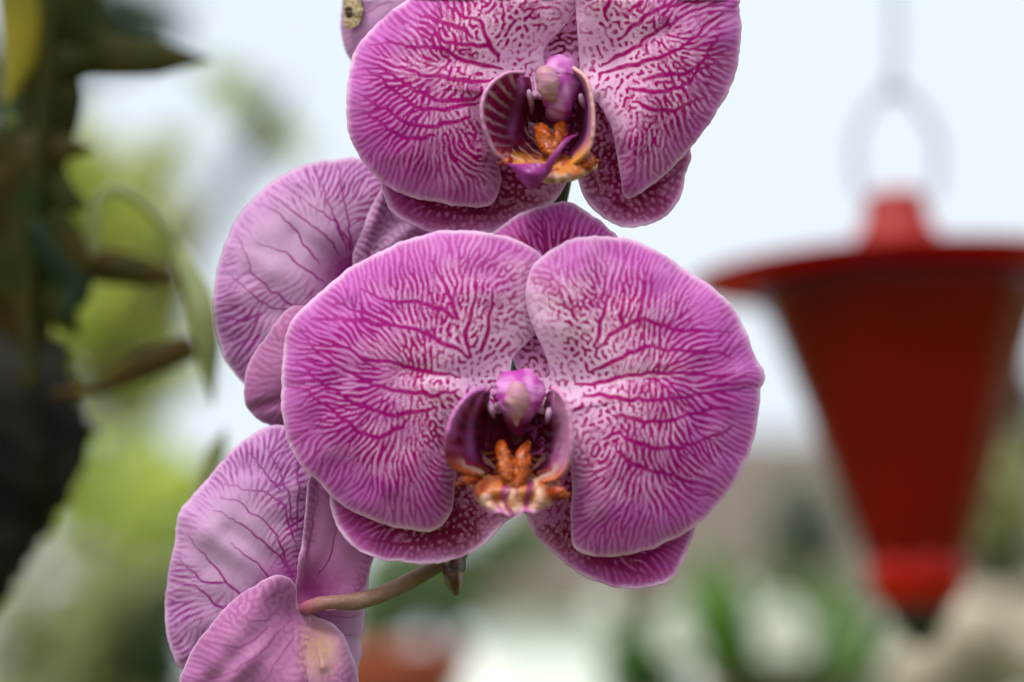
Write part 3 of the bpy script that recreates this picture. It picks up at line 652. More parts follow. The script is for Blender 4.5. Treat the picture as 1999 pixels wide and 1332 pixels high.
# ================================================================ lowest flower, seen from behind
D4 = .484
f4 = empty('orchid_flower', at(590, 1185, D4), label='lowest orchid flower, seen from behind with its bent stalk, yellowish at its base', cat='orchid flower', group=GRP)
V4 = [[(446,1058),(469,1074),(500,1101),(523,1128),(560,1150)],[(415,997),(454,1012),(485,1035),(515,1058),(558,1105),(575,1140)],[(431,974),(462,978),(492,1001),(527,1028),(546,1066),(570,1120)],
 [(438,947),(473,955),(515,962),(546,982),(565,1020),(576,1080)],[(362,1035),(385,1066),(412,1097),(442,1135),(465,1162),(500,1180)],[(335,1135),(358,1140),(392,1155),(419,1178),(440,1195)],[(350,1090),(377,1120),(404,1139),(442,1137)],
 [(520,870),(545,920),(565,970),(572,1030)],[(570,850),(580,910),(582,970),(578,1040)],[(480,880),(520,920),(550,960)]]
petal('petal', f4, [(590,1175),(604,1120),(612,1070),(618,1010),(622,950),(622,905),(598,870),(570,838),(540,830),(500,845),(460,875),(420,920),(380,965),(352,1000),(342,1060),(330,1120),(323,1180),(326,1240),(338,1280),(355,1305),(410,1320),(490,1290),(560,1230)], (470, 1090),
      [(580, 1165), (520, 1090), (450, 1040)], V4, 303, D4+.002, D4, bulge=3, curl=5, tilt=(-1., .3), mat=M['back'], back=True, warm_c=(450, 1070, 80, 110), gk=dict(spotty=0, bias=0, flecks=0, fine=.3, mj=2.1, spot=(5, 20)), margin_fade=.1, rimw=7, wave=1.4,
      crease=[([(350, 1010), (430, 1060), (560, 1150)], -1.3, 26)])
petal('sepal', f4, [(578,1180),(580,1120),(590,1060),(596,1000),(608,925),(640,930),(700,980),(735,1050),(722,1110),(704,1160),(660,1190),(620,1190)], (655, 1080), [(590, 1175), (630, 1110), (670, 1010)], [[(620,960),(612,1020),(600,1090)],[(660,1010),(645,1080),(615,1140)]], 311,
      D4-.003, D4, bulge=0, curl=1, tilt=(.8, 0), mat=M['sepal_back'], back=True, rings=100, spokes=420, label='upper sepal seen from behind, pinkish brown with a folded edge', gk=dict(spotty=0, mj=2), pigk=1., rimw=3, basek=0, crease=[([(604, 935), (594, 1030), (588, 1150)], -1.6, 9)])
petal('petal', f4, [(600,1180),(640,1120),(690,1090),(715,1092),(718,1130),(712,1190),(706,1240),(700,1290),(690,1350),(650,1400),(600,1380),(590,1260)], (655, 1240), [(605, 1190), (650, 1230), (690, 1260)], [[(712,1200),(680,1205),(650,1200)],[(705,1240),(675,1240),(640,1225)]], 321,
      D4+.008, D4+.002, bulge=1, curl=2, mat=M['back'], back=True, rings=100, spokes=400, label='far petal showing as a pale lilac sliver behind the stalk', gk=dict(spotty=0, mj=2), pigk=.6, warm_c=(700, 1250, 60, 160), rimw=5)
petal('sepal', f4, [(582,1185),(578,1150),(560,1128),(530,1128),(490,1150),(450,1180),(410,1225),(380,1265),(362,1300),(352,1340),(380,1400),(480,1450),(580,1420),(625,1340),(625,1260),(605,1205)], (500, 1290), [(590, 1190), (540, 1250), (480, 1330)], [[(400,1250),(440,1262),(480,1258),(520,1230)],[(400,1330),(460,1310),(510,1270),(550,1230)],[(510,1340),(545,1290),(575,1240)],[(470,1200),(500,1215),(540,1200)]], 331,
      D4-.008, D4-.001, bulge=3, curl=4, tilt=(0, 0), mat=M['sepal_back'], back=True, rings=120, spokes=460, label='large lower sepal seen from behind, rosy with soft ridges', gk=dict(spotty=0, mj=2.2, fine=.2), pigk=.6, basek=0, bmask=.4, groove=.2, warm_c=(612, 1270, 26, 60), rimw=3, wave=1.6, crease=[([(575, 1200), (520, 1260), (440, 1340)], -1., 16)])
petal('sepal', f4, [(588,1195),(600,1200),(640,1215),(668,1240),(686,1280),(698,1330),(694,1390),(620,1430),(575,1380),(572,1280)], (630, 1310), [(595, 1205), (620, 1280), (640, 1360)], [[(610,1230),(625,1290),(632,1350)],[(600,1240),(600,1300),(605,1360)]], 341,
      D4-.007, D4-.001, bulge=3, curl=4, tilt=(.5, 0), mat=M['sepal_back'], back=True, rings=90, spokes=380, label='lower sepal seen from behind, straw yellow at its base with a rolled rim', gk=dict(spotty=0, mj=1.8), pigk=.5, warm_c=(622, 1262, 44, 62), rimw=5, basek=0, groove=.2, crease=[([(610, 1215), (630, 1300)], -1.4, 12)])
def lipback(u, v, x, y): return mixc(S(120, 6, 70), S(150, 20, 80), np.clip(.5+vnoise(x, y, 3, 9), 0, 1))
patch('lip', [[(640,1290,0),(655,1330,0),(650,1380,0)],[(665,1290,2),(672,1330,1),(670,1380,1)],[(690,1300,2),(690,1335,2),(690,1380,2)]], lipback, M['lip'], f4, D4, nu=30, nv=30, label='lip, a dark wine sliver at the bottom of the photo')
def ped_col(U, W, x, z):
    c = mixc(S(138, 104, 92), S(176, 96, 122), smooth(.5, .85, U)); c = mixc(c, S(150, 20, 84), smooth(.93, 1, U)); c = mixc(c, S(112, 88, 66), np.exp(-((U-.1)/.25)**2))
    return mixc(c, S(90, 60, 50), np.clip(smooth(.1, .4, vnoise(x*40000+999, z*40000+999, 7, 9))*.35, 0, 1))
tube('stalk', [(905,1075,8,13),(860,1102,4,14),(800,1135,0,16),(745,1161,-3,17),(695,1175,-4,16),(650,1177,-5,14),(622,1181,-4,14),(602,1187,-2,14),(588,1192,1,10),(578,1197,3,4)], M['wax'], f4, D4, colf=ped_col, lump=.16, n=90, label='bent brownish pink flower stalk')

# ================================================================ flower cut by the top edge, behind the upper flower
D5 = .500
f5 = empty('orchid_flower', at(735, 20, D5), label='dull pink orchid petal at the top edge with a round brown blemish', cat='orchid flower', group=GRP)
petal('petal', f5, [(672,-40),(670,10),(668,60),(676,95),(692,118),(730,110),(790,60),(840,0),(860,-80),(780,-140),(700,-110)], (750, -20), [(850, -60), (780, -20), (720, 20)], [[(690,80),(730,60),(770,30)],[(684,40),(730,20),(770,0)]], 403,
      D5, None, bulge=2, curl=3, mat=M['back'], back=True, rings=80, spokes=340, gk=dict(spotty=0, mj=2), pigk=.6, rimw=4, thick=.0006)
def blem(u, v, x, y):
    r = np.hypot((x-683)/1., (y-24)/1.25); n = vnoise(x, y, 7, 8)*6
    c = mixc(S(60, 34, 20), S(168, 148, 116), smooth(30, 22, r+n)); c = mixc(c, S(60, 40, 26), smooth(12, 6, r+n)); return c
patch('blemish', [[(671,-12,-1.5),(671,20,-1.5),(673,56,-1.5)],[(690,-14,-2.2),(692,22,-2.4),(688,55,-2.)],[(706,-8,-2.6),(710,22,-2.8),(704,46,-2.4)]], blem, M['lip'], f5, D5, nu=40, nv=60, thick=.0003)

# ================================================================ spike, bract
sp = empty('flower_spike', at(1100, 400, .492), label='dark green flower spike running behind the blooms, seen between the two facing flowers', cat='flower stem')
tube('stem', [(1250,-260,14,15),(1190,-100,14,16),(1150,60,14,17),(1118,250,14,17),(1094,380,14,17),(1060,520,16,17),(1010,720,18,16),(960,900,16,15),(915,1040,12,13),(900,1085,9,12),(893,1098,8,5)], M['green_stem'], sp, .478, n=120)
tube('stalk', [(1112,300,14,10),(1108,240,12,11),(1100,180,8,12)], M['green_stem'], sp, .478, n=30)
tube('stalk', [(1000,760,18,10),(1010,800,10,11),(1012,790,6,12)], M['green_stem'], sp, .478, n=30)
tube('stalk', [(1010,700,18,9),(880,640,24,10),(760,560,22,11),(705,548,22,12)], M['green_stem'], sp, .478, n=40)
tube('stalk', [(1150,60,14,9),(1010,40,22,10),(860,-40,22,11)], M['green_stem'], sp, .478, n=30)
patch('bract', [[(872,1085,4),(871,1110,4),(873,1132,4),(880,1146,4),(889,1156,3)],[(884,1082,1),(885,1110,0),(886,1132,0),(888,1146,1),(890,1157,3)],[(902,1080,3),(903,1108,3),(897,1117,3),(896,1138,3),(891,1156,3)]],
      lambda u, v, x, y: mixc(S(88, 52, 38), S(52, 28, 22), np.clip(.5+1.6*vnoise(x, y, 3, 8), 0, 1)), M['lip'], sp, .480, nu=30, nv=50, thick=.0016, label='dried brown bract with a notched side')
# ================================================================ background
def rnd_quads(rs, P, size, aspect=.45, up=.3):
    """leaf blades: two-triangle folded lozenges at points P (n,3)"""
    n = len(P); a = rs.normal(size=(n, 3)); a[:, 2] -= up; a /= np.linalg.norm(a, axis=1, keepdims=True)
    b = np.cross(a, rs.normal(size=(n, 3))); b /= np.linalg.norm(b, axis=1, keepdims=True)+1e-9
    c = np.cross(a, b)
    s = (size*(.6+.8*rs.rand(n)))[:, None]
    v0 = P-a*s*.5; v2 = P+a*s*.5; v1 = P+b*s*aspect*.5+c*s*.08-a*s*.06; v3 = P-b*s*aspect*.5+c*s*.08-a*s*.06
    V = np.stack([v0, v1, v2, v3], 1).reshape(-1, 3); F = np.arange(4*n).reshape(-1, 4)
    return V, F
def leaf_cloud(rs, clumps, d, spread_d, size):
    """clumps: (px, py, radius px, count) at distance d"""
    pts = []
    for (px, py, r, n) in clumps:
        k = rs.normal(size=(n, 3)); k /= np.linalg.norm(k, axis=1, keepdims=True); k *= (rs.rand(n, 1)**.45)
        m = r*d/FPX
        c = at(px, py, d+rs.uniform(-.5, .5)*spread_d)
        pts.append(c+k*m)
    P = np.vstack(pts); return rnd_quads(rs, P, np.full(len(P), size))
def foliage_mat(name, c1, c2, transl=.35, rough=.5): return simple(name, c1, c2, 3., rough, .3, transl, bs=.1, bd=.001)
def limb_mesh(segs, nseg=8):
    """segs: list of (p0, p1, r0, r1) world; one mesh"""
    V, F = [], []
    for p0, p1, r0, r1 in segs:
        p0, p1 = np.array(p0), np.array(p1); t = p1-p0; t = t/(np.linalg.norm(t)+1e-9)
        a = np.cross(t, [0.3, .9, .2]); a /= np.linalg.norm(a); b = np.cross(t, a); k = len(V)
        for p, r in ((p0, r0), (p1, r1)):
            for q in range(nseg):
                th = 2*math.pi*q/nseg; V.append(p+r*(math.cos(th)*a+math.sin(th)*b))
        F += [(k+q, k+(q+1) % nseg, k+nseg+(q+1) % nseg, k+nseg+q) for q in range(nseg)]
        F += [tuple(k+q for q in range(nseg))[::-1], tuple(k+nseg+q for q in range(nseg))]
    return np.array(V), F
def tree(name, clumps, d, spread, size, mat, label, cat, seed, bark, group=None, foot=None, parts=('crown', 'trunk')):
    rs = np.random.RandomState(seed)
    cx = sum(c[0] for c in clumps)/len(clumps); top = at(cx, sum(c[1] for c in clumps)/len(clumps), d)
    base = np.array([top[0] if foot is None else foot, top[1], 0.])
    t = empty(name, base, label=label, cat=cat, group=group)
    V, F = leaf_cloud(rs, clumps, d, spread, size); mesh_obj(parts[0], V, F, mat, t, smooth_=False)
    h = max(top[2], .3); r = .012+.02*h
    segs = []; prev = base; pr = r
    for i in range(1, 6):
        nx = base+(top-base)*i/5+rs.normal(size=3)*.02*h; nr = r*(1-.12*i); segs.append((prev, nx, pr, nr)); prev, pr = nx, nr
    for c in clumps:
        e = at(c[0], c[1], d); m = prev+(e-prev)*.5+rs.normal(size=3)*.03*h
        segs.append((prev, m, pr*.6, pr*.35)); segs.append((m, e, pr*.35, pr*.12))
    V, F = limb_mesh(segs); mesh_obj(parts[1], V, F, bark, t)
    return t
M['bark'] = simple('bark', S(70, 56, 44), S(40, 32, 26), 30, .9, .1, bs=.8, bd=.01)
# ---- ground
M['grass'] = simple('lawn', S(70, 92, 44), S(104, 112, 66), 2., .9, .1, bs=.5, bd=.02)
g = mesh_obj('ground', [(-900, -300, 0), (900, -300, 0), (900, 2500, 0), (-900, 2500, 0)], [(0, 1, 2, 3)], M['grass'], smooth_=False); g['kind'] = 'structure'

def box(V, F, x0, x1, y0, y1, z0, z1):
    k = len(V); V += [(x, y, z) for z in (z0, z1) for y in (y0, y1) for x in (x0, x1)]
    F += [tuple(k+i for i in f) for f in ((0, 2, 3, 1), (4, 5, 7, 6), (0, 1, 5, 4), (2, 6, 7, 3), (0, 4, 6, 2), (1, 3, 7, 5))]
# ---- house
HD = 25.0
def gx(px, d): return float(at(px, 1300, d)[0])
M['render'] = simple('white_render', S(240, 244, 240), S(232, 238, 234), 3, .8, .2, bs=.1)
M['tiles'] = simple('roof_tiles', S(104, 95, 87), S(84, 77, 71), 9, .85, .2, bs=.4, bd=.02)
M['glass'] = simple('window_glass', S(40, 52, 60), S(56, 70, 78), 1, .1, .6, bs=0)
M['wood'] = simple('painted_wood', S(90, 76, 64), S(76, 62, 54), 8, .6, .3)
hx0, hx1 = gx(905, HD), gx(2500, HD)
house = empty('house', ((hx0+hx1)/2, HD, 0), label='low white house with a wide grey brown tiled roof, blurred behind the flowers', cat='house')
V, F = [], []; ez = float(at(1000, 1166, HD)[2]); box(V, F, hx0+.15, hx1-.15, HD+.05, HD+8, 0, ez+.12)
mesh_obj('wall', V, F, M['render'], house, smooth_=False)
rz = float(at(1000, 850, HD+4.3)[2])
V = [(hx0-.2, HD-.2, ez), (hx1+.2, HD-.2, ez), (hx1+.2, HD+4.2, rz), (hx0+.9, HD+4.2, rz), (hx0-.2, HD+8.6, ez), (hx1+.2, HD+8.6, ez)]
V += [(x, y, z-.14) for x, y, z in V]
F = [(0, 1, 2, 3), (3, 2, 5, 4), (0, 3, 4), (6, 9, 8, 7), (9, 10, 11, 8), (6, 10, 9), (0, 6, 7, 1), (4, 5, 11, 10), (0, 4, 10, 6), (1, 7, 8, 2), (2, 8, 11, 5)]
mesh_obj('roof', V, F, M['tiles'], house, smooth_=False)
for px in (1420, 1700):
    V, F = [], []; x0 = gx(px, HD+.4); box(V, F, x0, x0+1.1, HD-.01, HD+.1, 1.0, 2.1); wf = mesh_obj('window', V, F, M['wood'], house, smooth_=False)
    V, F = [], []; box(V, F, x0+.07, x0+1.03, HD-.03, HD+.01, 1.07, 2.03); mesh_obj('pane', V, F, M['glass'], wf, smooth_=False)

# ---- trees and shrubs behind
G1 = foliage_mat('sunlit_foliage', S(192, 196, 98), S(158, 170, 72)); G2 = foliage_mat('yellow_green_foliage', S(190, 204, 104), S(156, 178, 78))
G3 = foliage_mat('deep_foliage', S(44, 66, 24), S(26, 46, 16), .15); G4 = foliage_mat('olive_foliage', S(166, 164, 112), S(132, 136, 84)); G5 = foliage_mat('grey_foliage', S(96, 110, 92), S(70, 84, 66), .2)
tree('garden_tree', [(240,400,120,420),(150,520,130,400),(300,450,80,160),(220,680,150,620),(120,330,120,300),(330,300,50,60),(60,640,110,300),(160,600,110,400),(330,560,60,90),(280,760,80,120),(360,700,60,60)], 7., 1., .075, G1, 'tallest yellow green tree with light gaps, blurred behind the hanging leaves', 'tree', 11, M['bark'], 'garden trees behind the flowers')
tree('garden_tree', [(100,60,120,520),(200,40,100,340),(30,180,120,400),(310,50,70,120),(60,300,110,300)], 8.5, 1., .08, G3, 'dark green tree crown in the top left corner', 'tree', 12, M['bark'], 'garden trees behind the flowers', foot=-3.1)
tree('palm_tree', [(460,190,45,60),(520,240,50,80),(575,285,30,30),(420,150,30,24)], 6.5, .4, .07, G2, 'slender pale green frond reaching right into the sky, top left', 'tree', 13, M['bark'], foot=-2.4)
tree('shrub', [(200,960,120,380),(330,1000,110,330),(120,900,90,180),(420,960,60,100),(290,900,60,70)], 5.5, .8, .06, G2, 'bright yellow green shrub left of the lowest flower', 'shrub', 14, M['bark'], 'garden shrubs')
tree('shrub', [(120,1180,150,300),(260,1200,120,260),(60,1280,120,200),(200,1320,120,240)], 4.2, .5, .05, G4, 'pale olive shrub in the bottom left corner', 'shrub', 15, M['bark'], 'garden shrubs')
tree('shrub', [(300,1290,70,200),(330,1180,50,110),(270,1240,50,90)], 3.6, .3, .05, G3, 'small dark green shrub at the lower edge beside the lowest flower', 'shrub', 16, M['bark'], 'garden shrubs')
tree('shrub', [(780,1130,80,240),(860,1160,90,240),(730,1200,80,200),(960,1080,60,120),(1040,1050,50,90)], 4.5, .4, .05, foliage_mat('mid_foliage', S(92, 122, 62), S(112, 132, 92)), 'green shrub under the brown flower stalk', 'shrub', 17, M['bark'], 'garden shrubs')
tree('shrub', [(1300,1235,60,110),(1420,1250,80,230),(1560,1275,90,300),(1260,1310,70,130),(1480,1330,90,260),(1640,1320,70,150),(1380,1170,40,50)], 3.6, .3, .06, foliage_mat('bush_foliage', S(74, 108, 36), S(50, 84, 26), .3), 'broad dark green bush among the strap leaves and added bokeh shapes', 'shrub', 27, M['bark'], 'garden shrubs')
tree('garden_tree', [(1560,990,60,240),(1600,1060,60,200),(1530,1080,50,120)], 18, .6, .14, G5, 'small grey green tree in front of the tiled roof', 'tree', 18, M['bark'], 'garden trees behind the flowers')
tree('garden_tree', [(1990,760,50,200),(2030,840,60,200)], 12, .6, .1, foliage_mat('brown_foliage', S(84, 62, 46), S(66, 60, 36), .1), 'brownish tree at the right edge beside the red feeder', 'tree', 19, M['bark'], 'garden trees behind the flowers')
tree('shrub', [(1930,950,60,120),(1980,1000,60,150),(1900,1040,50,90),(1960,880,40,60)], 5, .4, .06, G4, 'olive shrub right of the red feeder tip', 'shrub', 20, M['bark'], 'garden shrubs')
tree('shrub', [(1920,1080,55,110),(1990,1120,50,100)], 5.6, .4, .06, G3, 'dark shrub low at the right edge', 'shrub', 24, M['bark'], 'garden shrubs')

# ---- strap leaved plants low on the right
def blade_plant(cx, cy, d, n, length, seed, mat, label, lean=1., w=.022):
    rs = np.random.RandomState(seed); b = at(cx, cy, d); base = np.array([b[0], b[1], 0.])
    t = empty('strap_leaved_plant', base, label=label, cat='plant', group='strap leaved plants low on the right')
    V, F = [], []; top = b[2]
    for i in range(n):
        th = rs.uniform(0, 2*math.pi); L = length*rs.uniform(.6, 1.1); ln = lean*rs.uniform(.25, 1.)
        k = len(V); m = 9
        for j in range(m):
            s = j/(m-1); r = ln*L*s*.6; z = top+L*(s-.55*ln*s*s)
            wv = w*(math.sin(math.pi*min(1, s*.9+.12))**.6)*(1-s*.2)
            c = np.array([base[0]+math.cos(th)*r, base[1]+math.sin(th)*r, z]); q = np.array([-math.sin(th), math.cos(th), 0])*wv
            V += [c-q, c-np.array([0, 0, wv*.5]), c+q]
        for j in range(m-1):
            for e in (0, 1): F.append((k+3*j+e, k+3*j+e+1, k+3*j+3+e+1, k+3*j+3+e))
    mesh_obj('leaves', np.array(V), F, mat, t, thick=.0015)
    V, F = limb_mesh([(base, (base[0], base[1], top+.04), .03, .022)]); mesh_obj('trunk', V, F, M['bark'], t)
GB = foliage_mat('strap_leaf', S(84, 124, 40), S(56, 92, 30), .3, .35)
blade_plant(1420, 1390, 2.6, 7, .24, 31, GB, 'bright green strap leaved plant nearest the white house wall')
blade_plant(1540, 1370, 2.9, 9, .24, 32, GB, 'bright green strap leaved plant straight below the grey green tree')
blade_plant(1660, 1400, 2.7, 6, .18, 33, GB, 'bright green strap leaved plant under the feeder tip')
# white shapes added among them for the blurred light discs
M['bokeh_white'] = simple('bokeh_white', S(236, 240, 232), None, 30, .6, .3, .3, bs=0)
def bokeh(px, py, d, r, label):
    t = empty('bokeh_shape', at(px, py, d), label=label, cat='bokeh shape', group='added bokeh shapes low on the right')
    m = r*d/FPX; c = at(px, py, d)
    for q in range(5):
        th = q*2*math.pi/5+.3; V, F = [], []
        a = np.array([math.cos(th), -.25, math.sin(th)]); b = np.array([-math.sin(th), 0, math.cos(th)])
        for i in range(7):
            s = i/6; wv = m*.52*math.sin(math.pi*(.12+.80*s))**.7
            V += [c+a*m*s-b*wv, c+a*m*s+np.array([0, .1*m, 0]), c+a*m*s+b*wv]
        for i in range(6):
            for e in (0, 1): F.append((3*i+e, 3*i+e+1, 3*i+4+e, 3*i+3+e))
        mesh_obj('petal', np.array(V), F, M['bokeh_white'], t, thick=.0008)
    V, F = limb_mesh([(c+np.array([0, .004, 0]), np.array([c[0]+.01, c[1]+.03, c[2]-.25]), .0025, .003)]); mesh_obj('stem', V, F, GB, t)
for px, py, r, l in ((1335,1232,62,'added white bokeh shape nearest the bright house wall'),(1530,1235,64,'added white bokeh shape below the small grey green tree'),(1175,1185,30,'small added white bokeh shape under the lower right sepal of the largest flower'),
                     (1450,1175,40,'small added whitish bokeh shape above the strap leaves, left of the feeder tip'),(1650,1270,60,'added white bokeh shape just left of the black feeder tip'),(1690,1330,44,'added white bokeh shape at the bottom edge below the feeder')):
    bokeh(px, py, 2.75, r, l)
# ---- pale rocks
M['rock'] = simple('pale_rock', S(172, 162, 144), S(138, 130, 114), 6, .9, .15, bs=.7, bd=.03)
rs = np.random.RandomState(77)
for i, (px, py, r, l) in enumerate(((1900,1230,80,'large pale rock at the lower right'),(1990,1290,90,'pale rock in the bottom right corner'),(1800,1310,70,'pale rock at the bottom edge right of the feeder tip'),(1990,1190,50,'small pale rock topmost at the right edge'),(1850,1180,45,'small pale rock just right of the feeder tip'),(1740,1380,70,'pale rock cut by the bottom edge below the feeder'))):
    d = 4.6+.1*i; c = at(px, py, d); m = r*d/FPX; n1, n2 = 14, 22; V, F = [], []
    for a in range(n1+1):
        for b in range(n2):
            ph = math.pi*a/n1; th = 2*math.pi*b/n2; k = np.array([math.sin(ph)*math.cos(th), math.sin(ph)*math.sin(th), math.cos(ph)])
            q = 1+.45*float(vnoise(k[0:1]*20+40+i*9, k[1:2]*20+40+k[2]*15, 5+i, 9)[0]); V.append(c+k*m*q*np.array([1.15, 1, .85]))
    for a in range(n1):
        for b in range(n2): F.append((a*n2+b, (a+1)*n2+b, (a+1)*n2+(b+1) % n2, a*n2+(b+1) % n2))
    tag(mesh_obj('rock', np.array(V), F, M['rock']), l, 'rock', 'pale rocks of the bank')
# bank under the rocks
V = []; F = []
nx, ny = 24, 10
for a in range(nx+1):
    for b in range(ny+1):
        s = a/nx; t_ = b/ny; x = gx(1560, 5)+s*2.2; y = 4.2+t_*2.4
        z = (1.66*smooth(0, .55, np.array([s*1.2]))[0]+.05*math.sin(a*1.7+b))*math.sin(math.pi*min(1, .1+.9*t_*.9))**.5 if 0 < b < ny and a < nx+1 else 0
        V.append((x, y, max(z-.02, -.02)))
for a in range(nx):
    for b in range(ny): F.append((a*(ny+1)+b, (a+1)*(ny+1)+b, (a+1)*(ny+1)+b+1, a*(ny+1)+b+1))
bk = mesh_obj('bank', V, F, simple('dry_soil', S(170, 156, 132), S(134, 130, 100), 4, .95, .1, bs=.6, bd=.03)); bk['kind'] = 'structure'
# ---- clay pot and added white shape at the bottom
M['clay'] = simple('clay', S(150, 74, 52), S(120, 58, 42), 8, .8, .2)
def lathe(name, prof, c, mat, parent, n=48, tilt=None, wob=None):
    V, F = [], []
    for (r, z) in prof:
        for q in range(n):
            th = 2*math.pi*q/n; rr = r*(1+(wob(th, z) if wob else 0)); p = np.array([rr*math.cos(th), rr*math.sin(th), z])
            if tilt is not None: p = tilt@p
            V.append(np.array(c)+p)
    m = len(prof)
    for a in range(m-1):
        for q in range(n): F.append((a*n+q, a*n+(q+1) % n, (a+1)*n+(q+1) % n, (a+1)*n+q))
    return mesh_obj(name, np.array(V), F, mat, parent)
pc = at(745, 1290, 2.6); pb = (pc[0], pc[1], pc[2]-.22)
pot = empty('plant_pot', pb, label='reddish brown clay pot at the bottom edge, right of the lowest flower', cat='pot')
lathe('body', [(.0, 0), (.055, 0), (.085, .19), (.085, .2), (.095, .2), (.098, .235), (.088, .235), (.082, .19), (.0, .18)], pb, M['clay'], pot)
lathe('soil', [(.0, .215), (.084, .21)], pb, M['bark'], pot)
# white shape added to give the bright blurred disc left of the house
def chair_shape(px, py, d, label):
    c = at(px, py, d); t = empty('bokeh_chair', (c[0], c[1], 0), label=label, cat='chair_shape')
    V, F = [], []; z = c[2]
    box(V, F, c[0]-.21, c[0]+.21, d-.25, d+.2, z-.50, z-.46); mesh_obj('seat', V, F, M['render'], t, smooth_=False)
    V, F = [], []; nn = 10
    for i in range(nn+1):
        a = math.pi*i/nn; V += [(c[0]-.21*math.cos(a), d+.2+.02, z-.1+.14*math.sin(a)), (c[0]-.21*math.cos(a), d+.2, z-.46)]
    for i in range(nn): F.append((2*i, 2*i+1, 2*i+3, 2*i+2))
    mesh_obj('backrest', V, F, M['render'], t, thick=.02)
    for sx in (-1, 1):
        for sy in (-.22, .18):
            V, F = limb_mesh([((c[0]+sx*.18, d+sy, z-.5), (c[0]+sx*.2, d+sy, 0), .016, .014)]); mesh_obj('leg', V, F, M['render'], t)
chair_shape(838, 1292, 6.5, 'white shape added for a bright blurred disc between the clay pot and the white house wall')

# ================================================================ red hanging feeder
FD = 1.08
def zoff(px, py): return at(px, py, FD)
M['red'] = simple('red_plastic', S(128, 2, 1), S(106, 1, 1), 14, .3, .25, .3, bs=0)
M['red_light'] = simple('red_plastic_rim', S(156, 40, 36), S(144, 34, 30), 20, .4, .2, .2, bs=0)
M['red_brim'] = simple('red_clear_brim', S(182, 9, 4), S(168, 6, 3), 14, .4, .15, .5, bs=0)
M['red_glow'] = simple('red_clear_plastic', S(192, 24, 10), S(172, 12, 5), 20, .25, .4, .4, bs=0)
M['black'] = simple('black_plastic', S(20, 20, 20), None, 20, .4, .4, bs=0)
M['steel'] = simple('steel_wire', S(170, 182, 196), None, 20, .4, .5, bs=0)
k = FD/FPX
disc = at(1756, 540, FD); ax = np.array([-.035, 0, 1.]); ax /= np.linalg.norm(ax)
base = disc-ax*652*k
fd = empty('hanging_feeder', base, label='red funnel shaped hanging bird feeder with a wide flat brim, out of focus at right', cat='bird feeder')
yv = np.cross(ax, [1, 0, 0]); yv /= np.linalg.norm(yv); xv = np.cross(yv, ax)
TM = np.stack([xv, yv, ax], 1)
wob = lambda th, z: .03*math.cos(7*th+.6)
lathe('cone', [(0, 80*k), (90*k, 84*k), (96*k, 100*k), (132*k, 200*k), (198*k, 400*k), (262*k, 585*k), (300*k, 640*k), (296*k, 642*k), (256*k, 587*k), (192*k, 400*k), (126*k, 200*k), (88*k, 110*k), (0, 100*k)], base, M['red'], fd, tilt=TM, wob=wob)
lathe('brim', [(0, 640*k), (278*k, 638*k), (340*k, 646*k), (404*k, 648*k), (410*k, 653*k), (404*k, 658*k), (330*k, 664*k), (150*k, 672*k), (0, 674*k)], base, M['red_brim'], fd, tilt=TM)
lathe('cap', [(0, 670*k), (150*k, 672*k), (110*k, 700*k), (74*k, 745*k), (62*k, 780*k), (60*k, 812*k), (52*k, 818*k), (0, 818*k)], base, M['red_light'], fd, tilt=TM)
lathe('bulb', [(0, -2*k), (60*k, 0), (86*k, 30*k), (94*k, 62*k), (97*k, 92*k), (93*k, 118*k), (60*k, 122*k), (0, 124*k)], base, M['red_glow'], fd, tilt=TM)
lathe('tip', [(0, -70*k), (16*k, -68*k), (34*k, -44*k), (60*k, -8*k), (64*k, 4*k), (58*k, 10*k), (0, 10*k)], base, M['black'], fd, tilt=TM)
def wire(path, r, name, parent):
    P = catmull(path, 50); P = at(P[:, 0], P[:, 1], FD+P[:, 2]/1000)
    V, F = limb_mesh([(P[i], P[i+1], r, r) for i in range(len(P)-1)]); mesh_obj(name, V, F, M['steel'], parent)
wire([(1680,380,0),(1668,310,0),(1675,250,0),(1705,195,0),(1745,165,0),(1785,195,0),(1822,250,0),(1832,310,0),(1822,380,0)], .0024, 'handle', fd)
hk = empty('hook', at(1745, 40, FD), label='thin grey hanging wire above the red feeder', cat='hook')
wire([(1752,185,0),(1735,165,3),(1745,140,0),(1747,60,0),(1745,-60,0),(1745,-400,0)], .0026, 'wire', hk)

# ================================================================ hanging orchid plant at left: leaves, arching stem, log
def leaf(name, mid, widths, d, mat, parent=None, fold=.25, twist=0, label=None, cat=None, group=None, seed=1, th=.0014):
    """mid: (px, py, depth mm) along the midrib; widths px"""
    C = catmull(mid, 40); s = np.linspace(0, 1, 40); W = np.interp(s, np.linspace(0, 1, len(widths)), widths)
    T = np.gradient(C[:, :2], axis=0); T /= np.linalg.norm(T, axis=1, keepdims=True)+1e-9; Nn = np.stack([-T[:, 1], T[:, 0]], 1)
    V = []; q = np.linspace(-1, 1, 9)
    for i in range(40):
        for a in q:
            V.append(at(C[i, 0]+Nn[i, 0]*W[i]*a, C[i, 1]+Nn[i, 1]*W[i]*a, d+C[i, 2]/1000+(abs(a)*fold+twist*a)*W[i]*d/FPX))
    F = [(i*9+j, i*9+j+1, (i+1)*9+j+1, (i+1)*9+j) for i in range(39) for j in range(8)]
    o = mesh_obj(name, np.array(V), F, mat, parent, thick=th)
    if label: tag(o, label, cat, group)
    return o
M['leaf_dark'] = simple('old_leaf', S(30, 42, 14), S(52, 44, 12), 60, .6, .08, .05)
M['leaf_teal'] = simple('blue_green_leaf', S(20, 40, 26), S(20, 34, 16), 60, .55, .15, .1)
M['leaf_yellow'] = simple('yellowing_leaf', S(150, 128, 18), S(120, 116, 24), 60, .45, .3, .3)
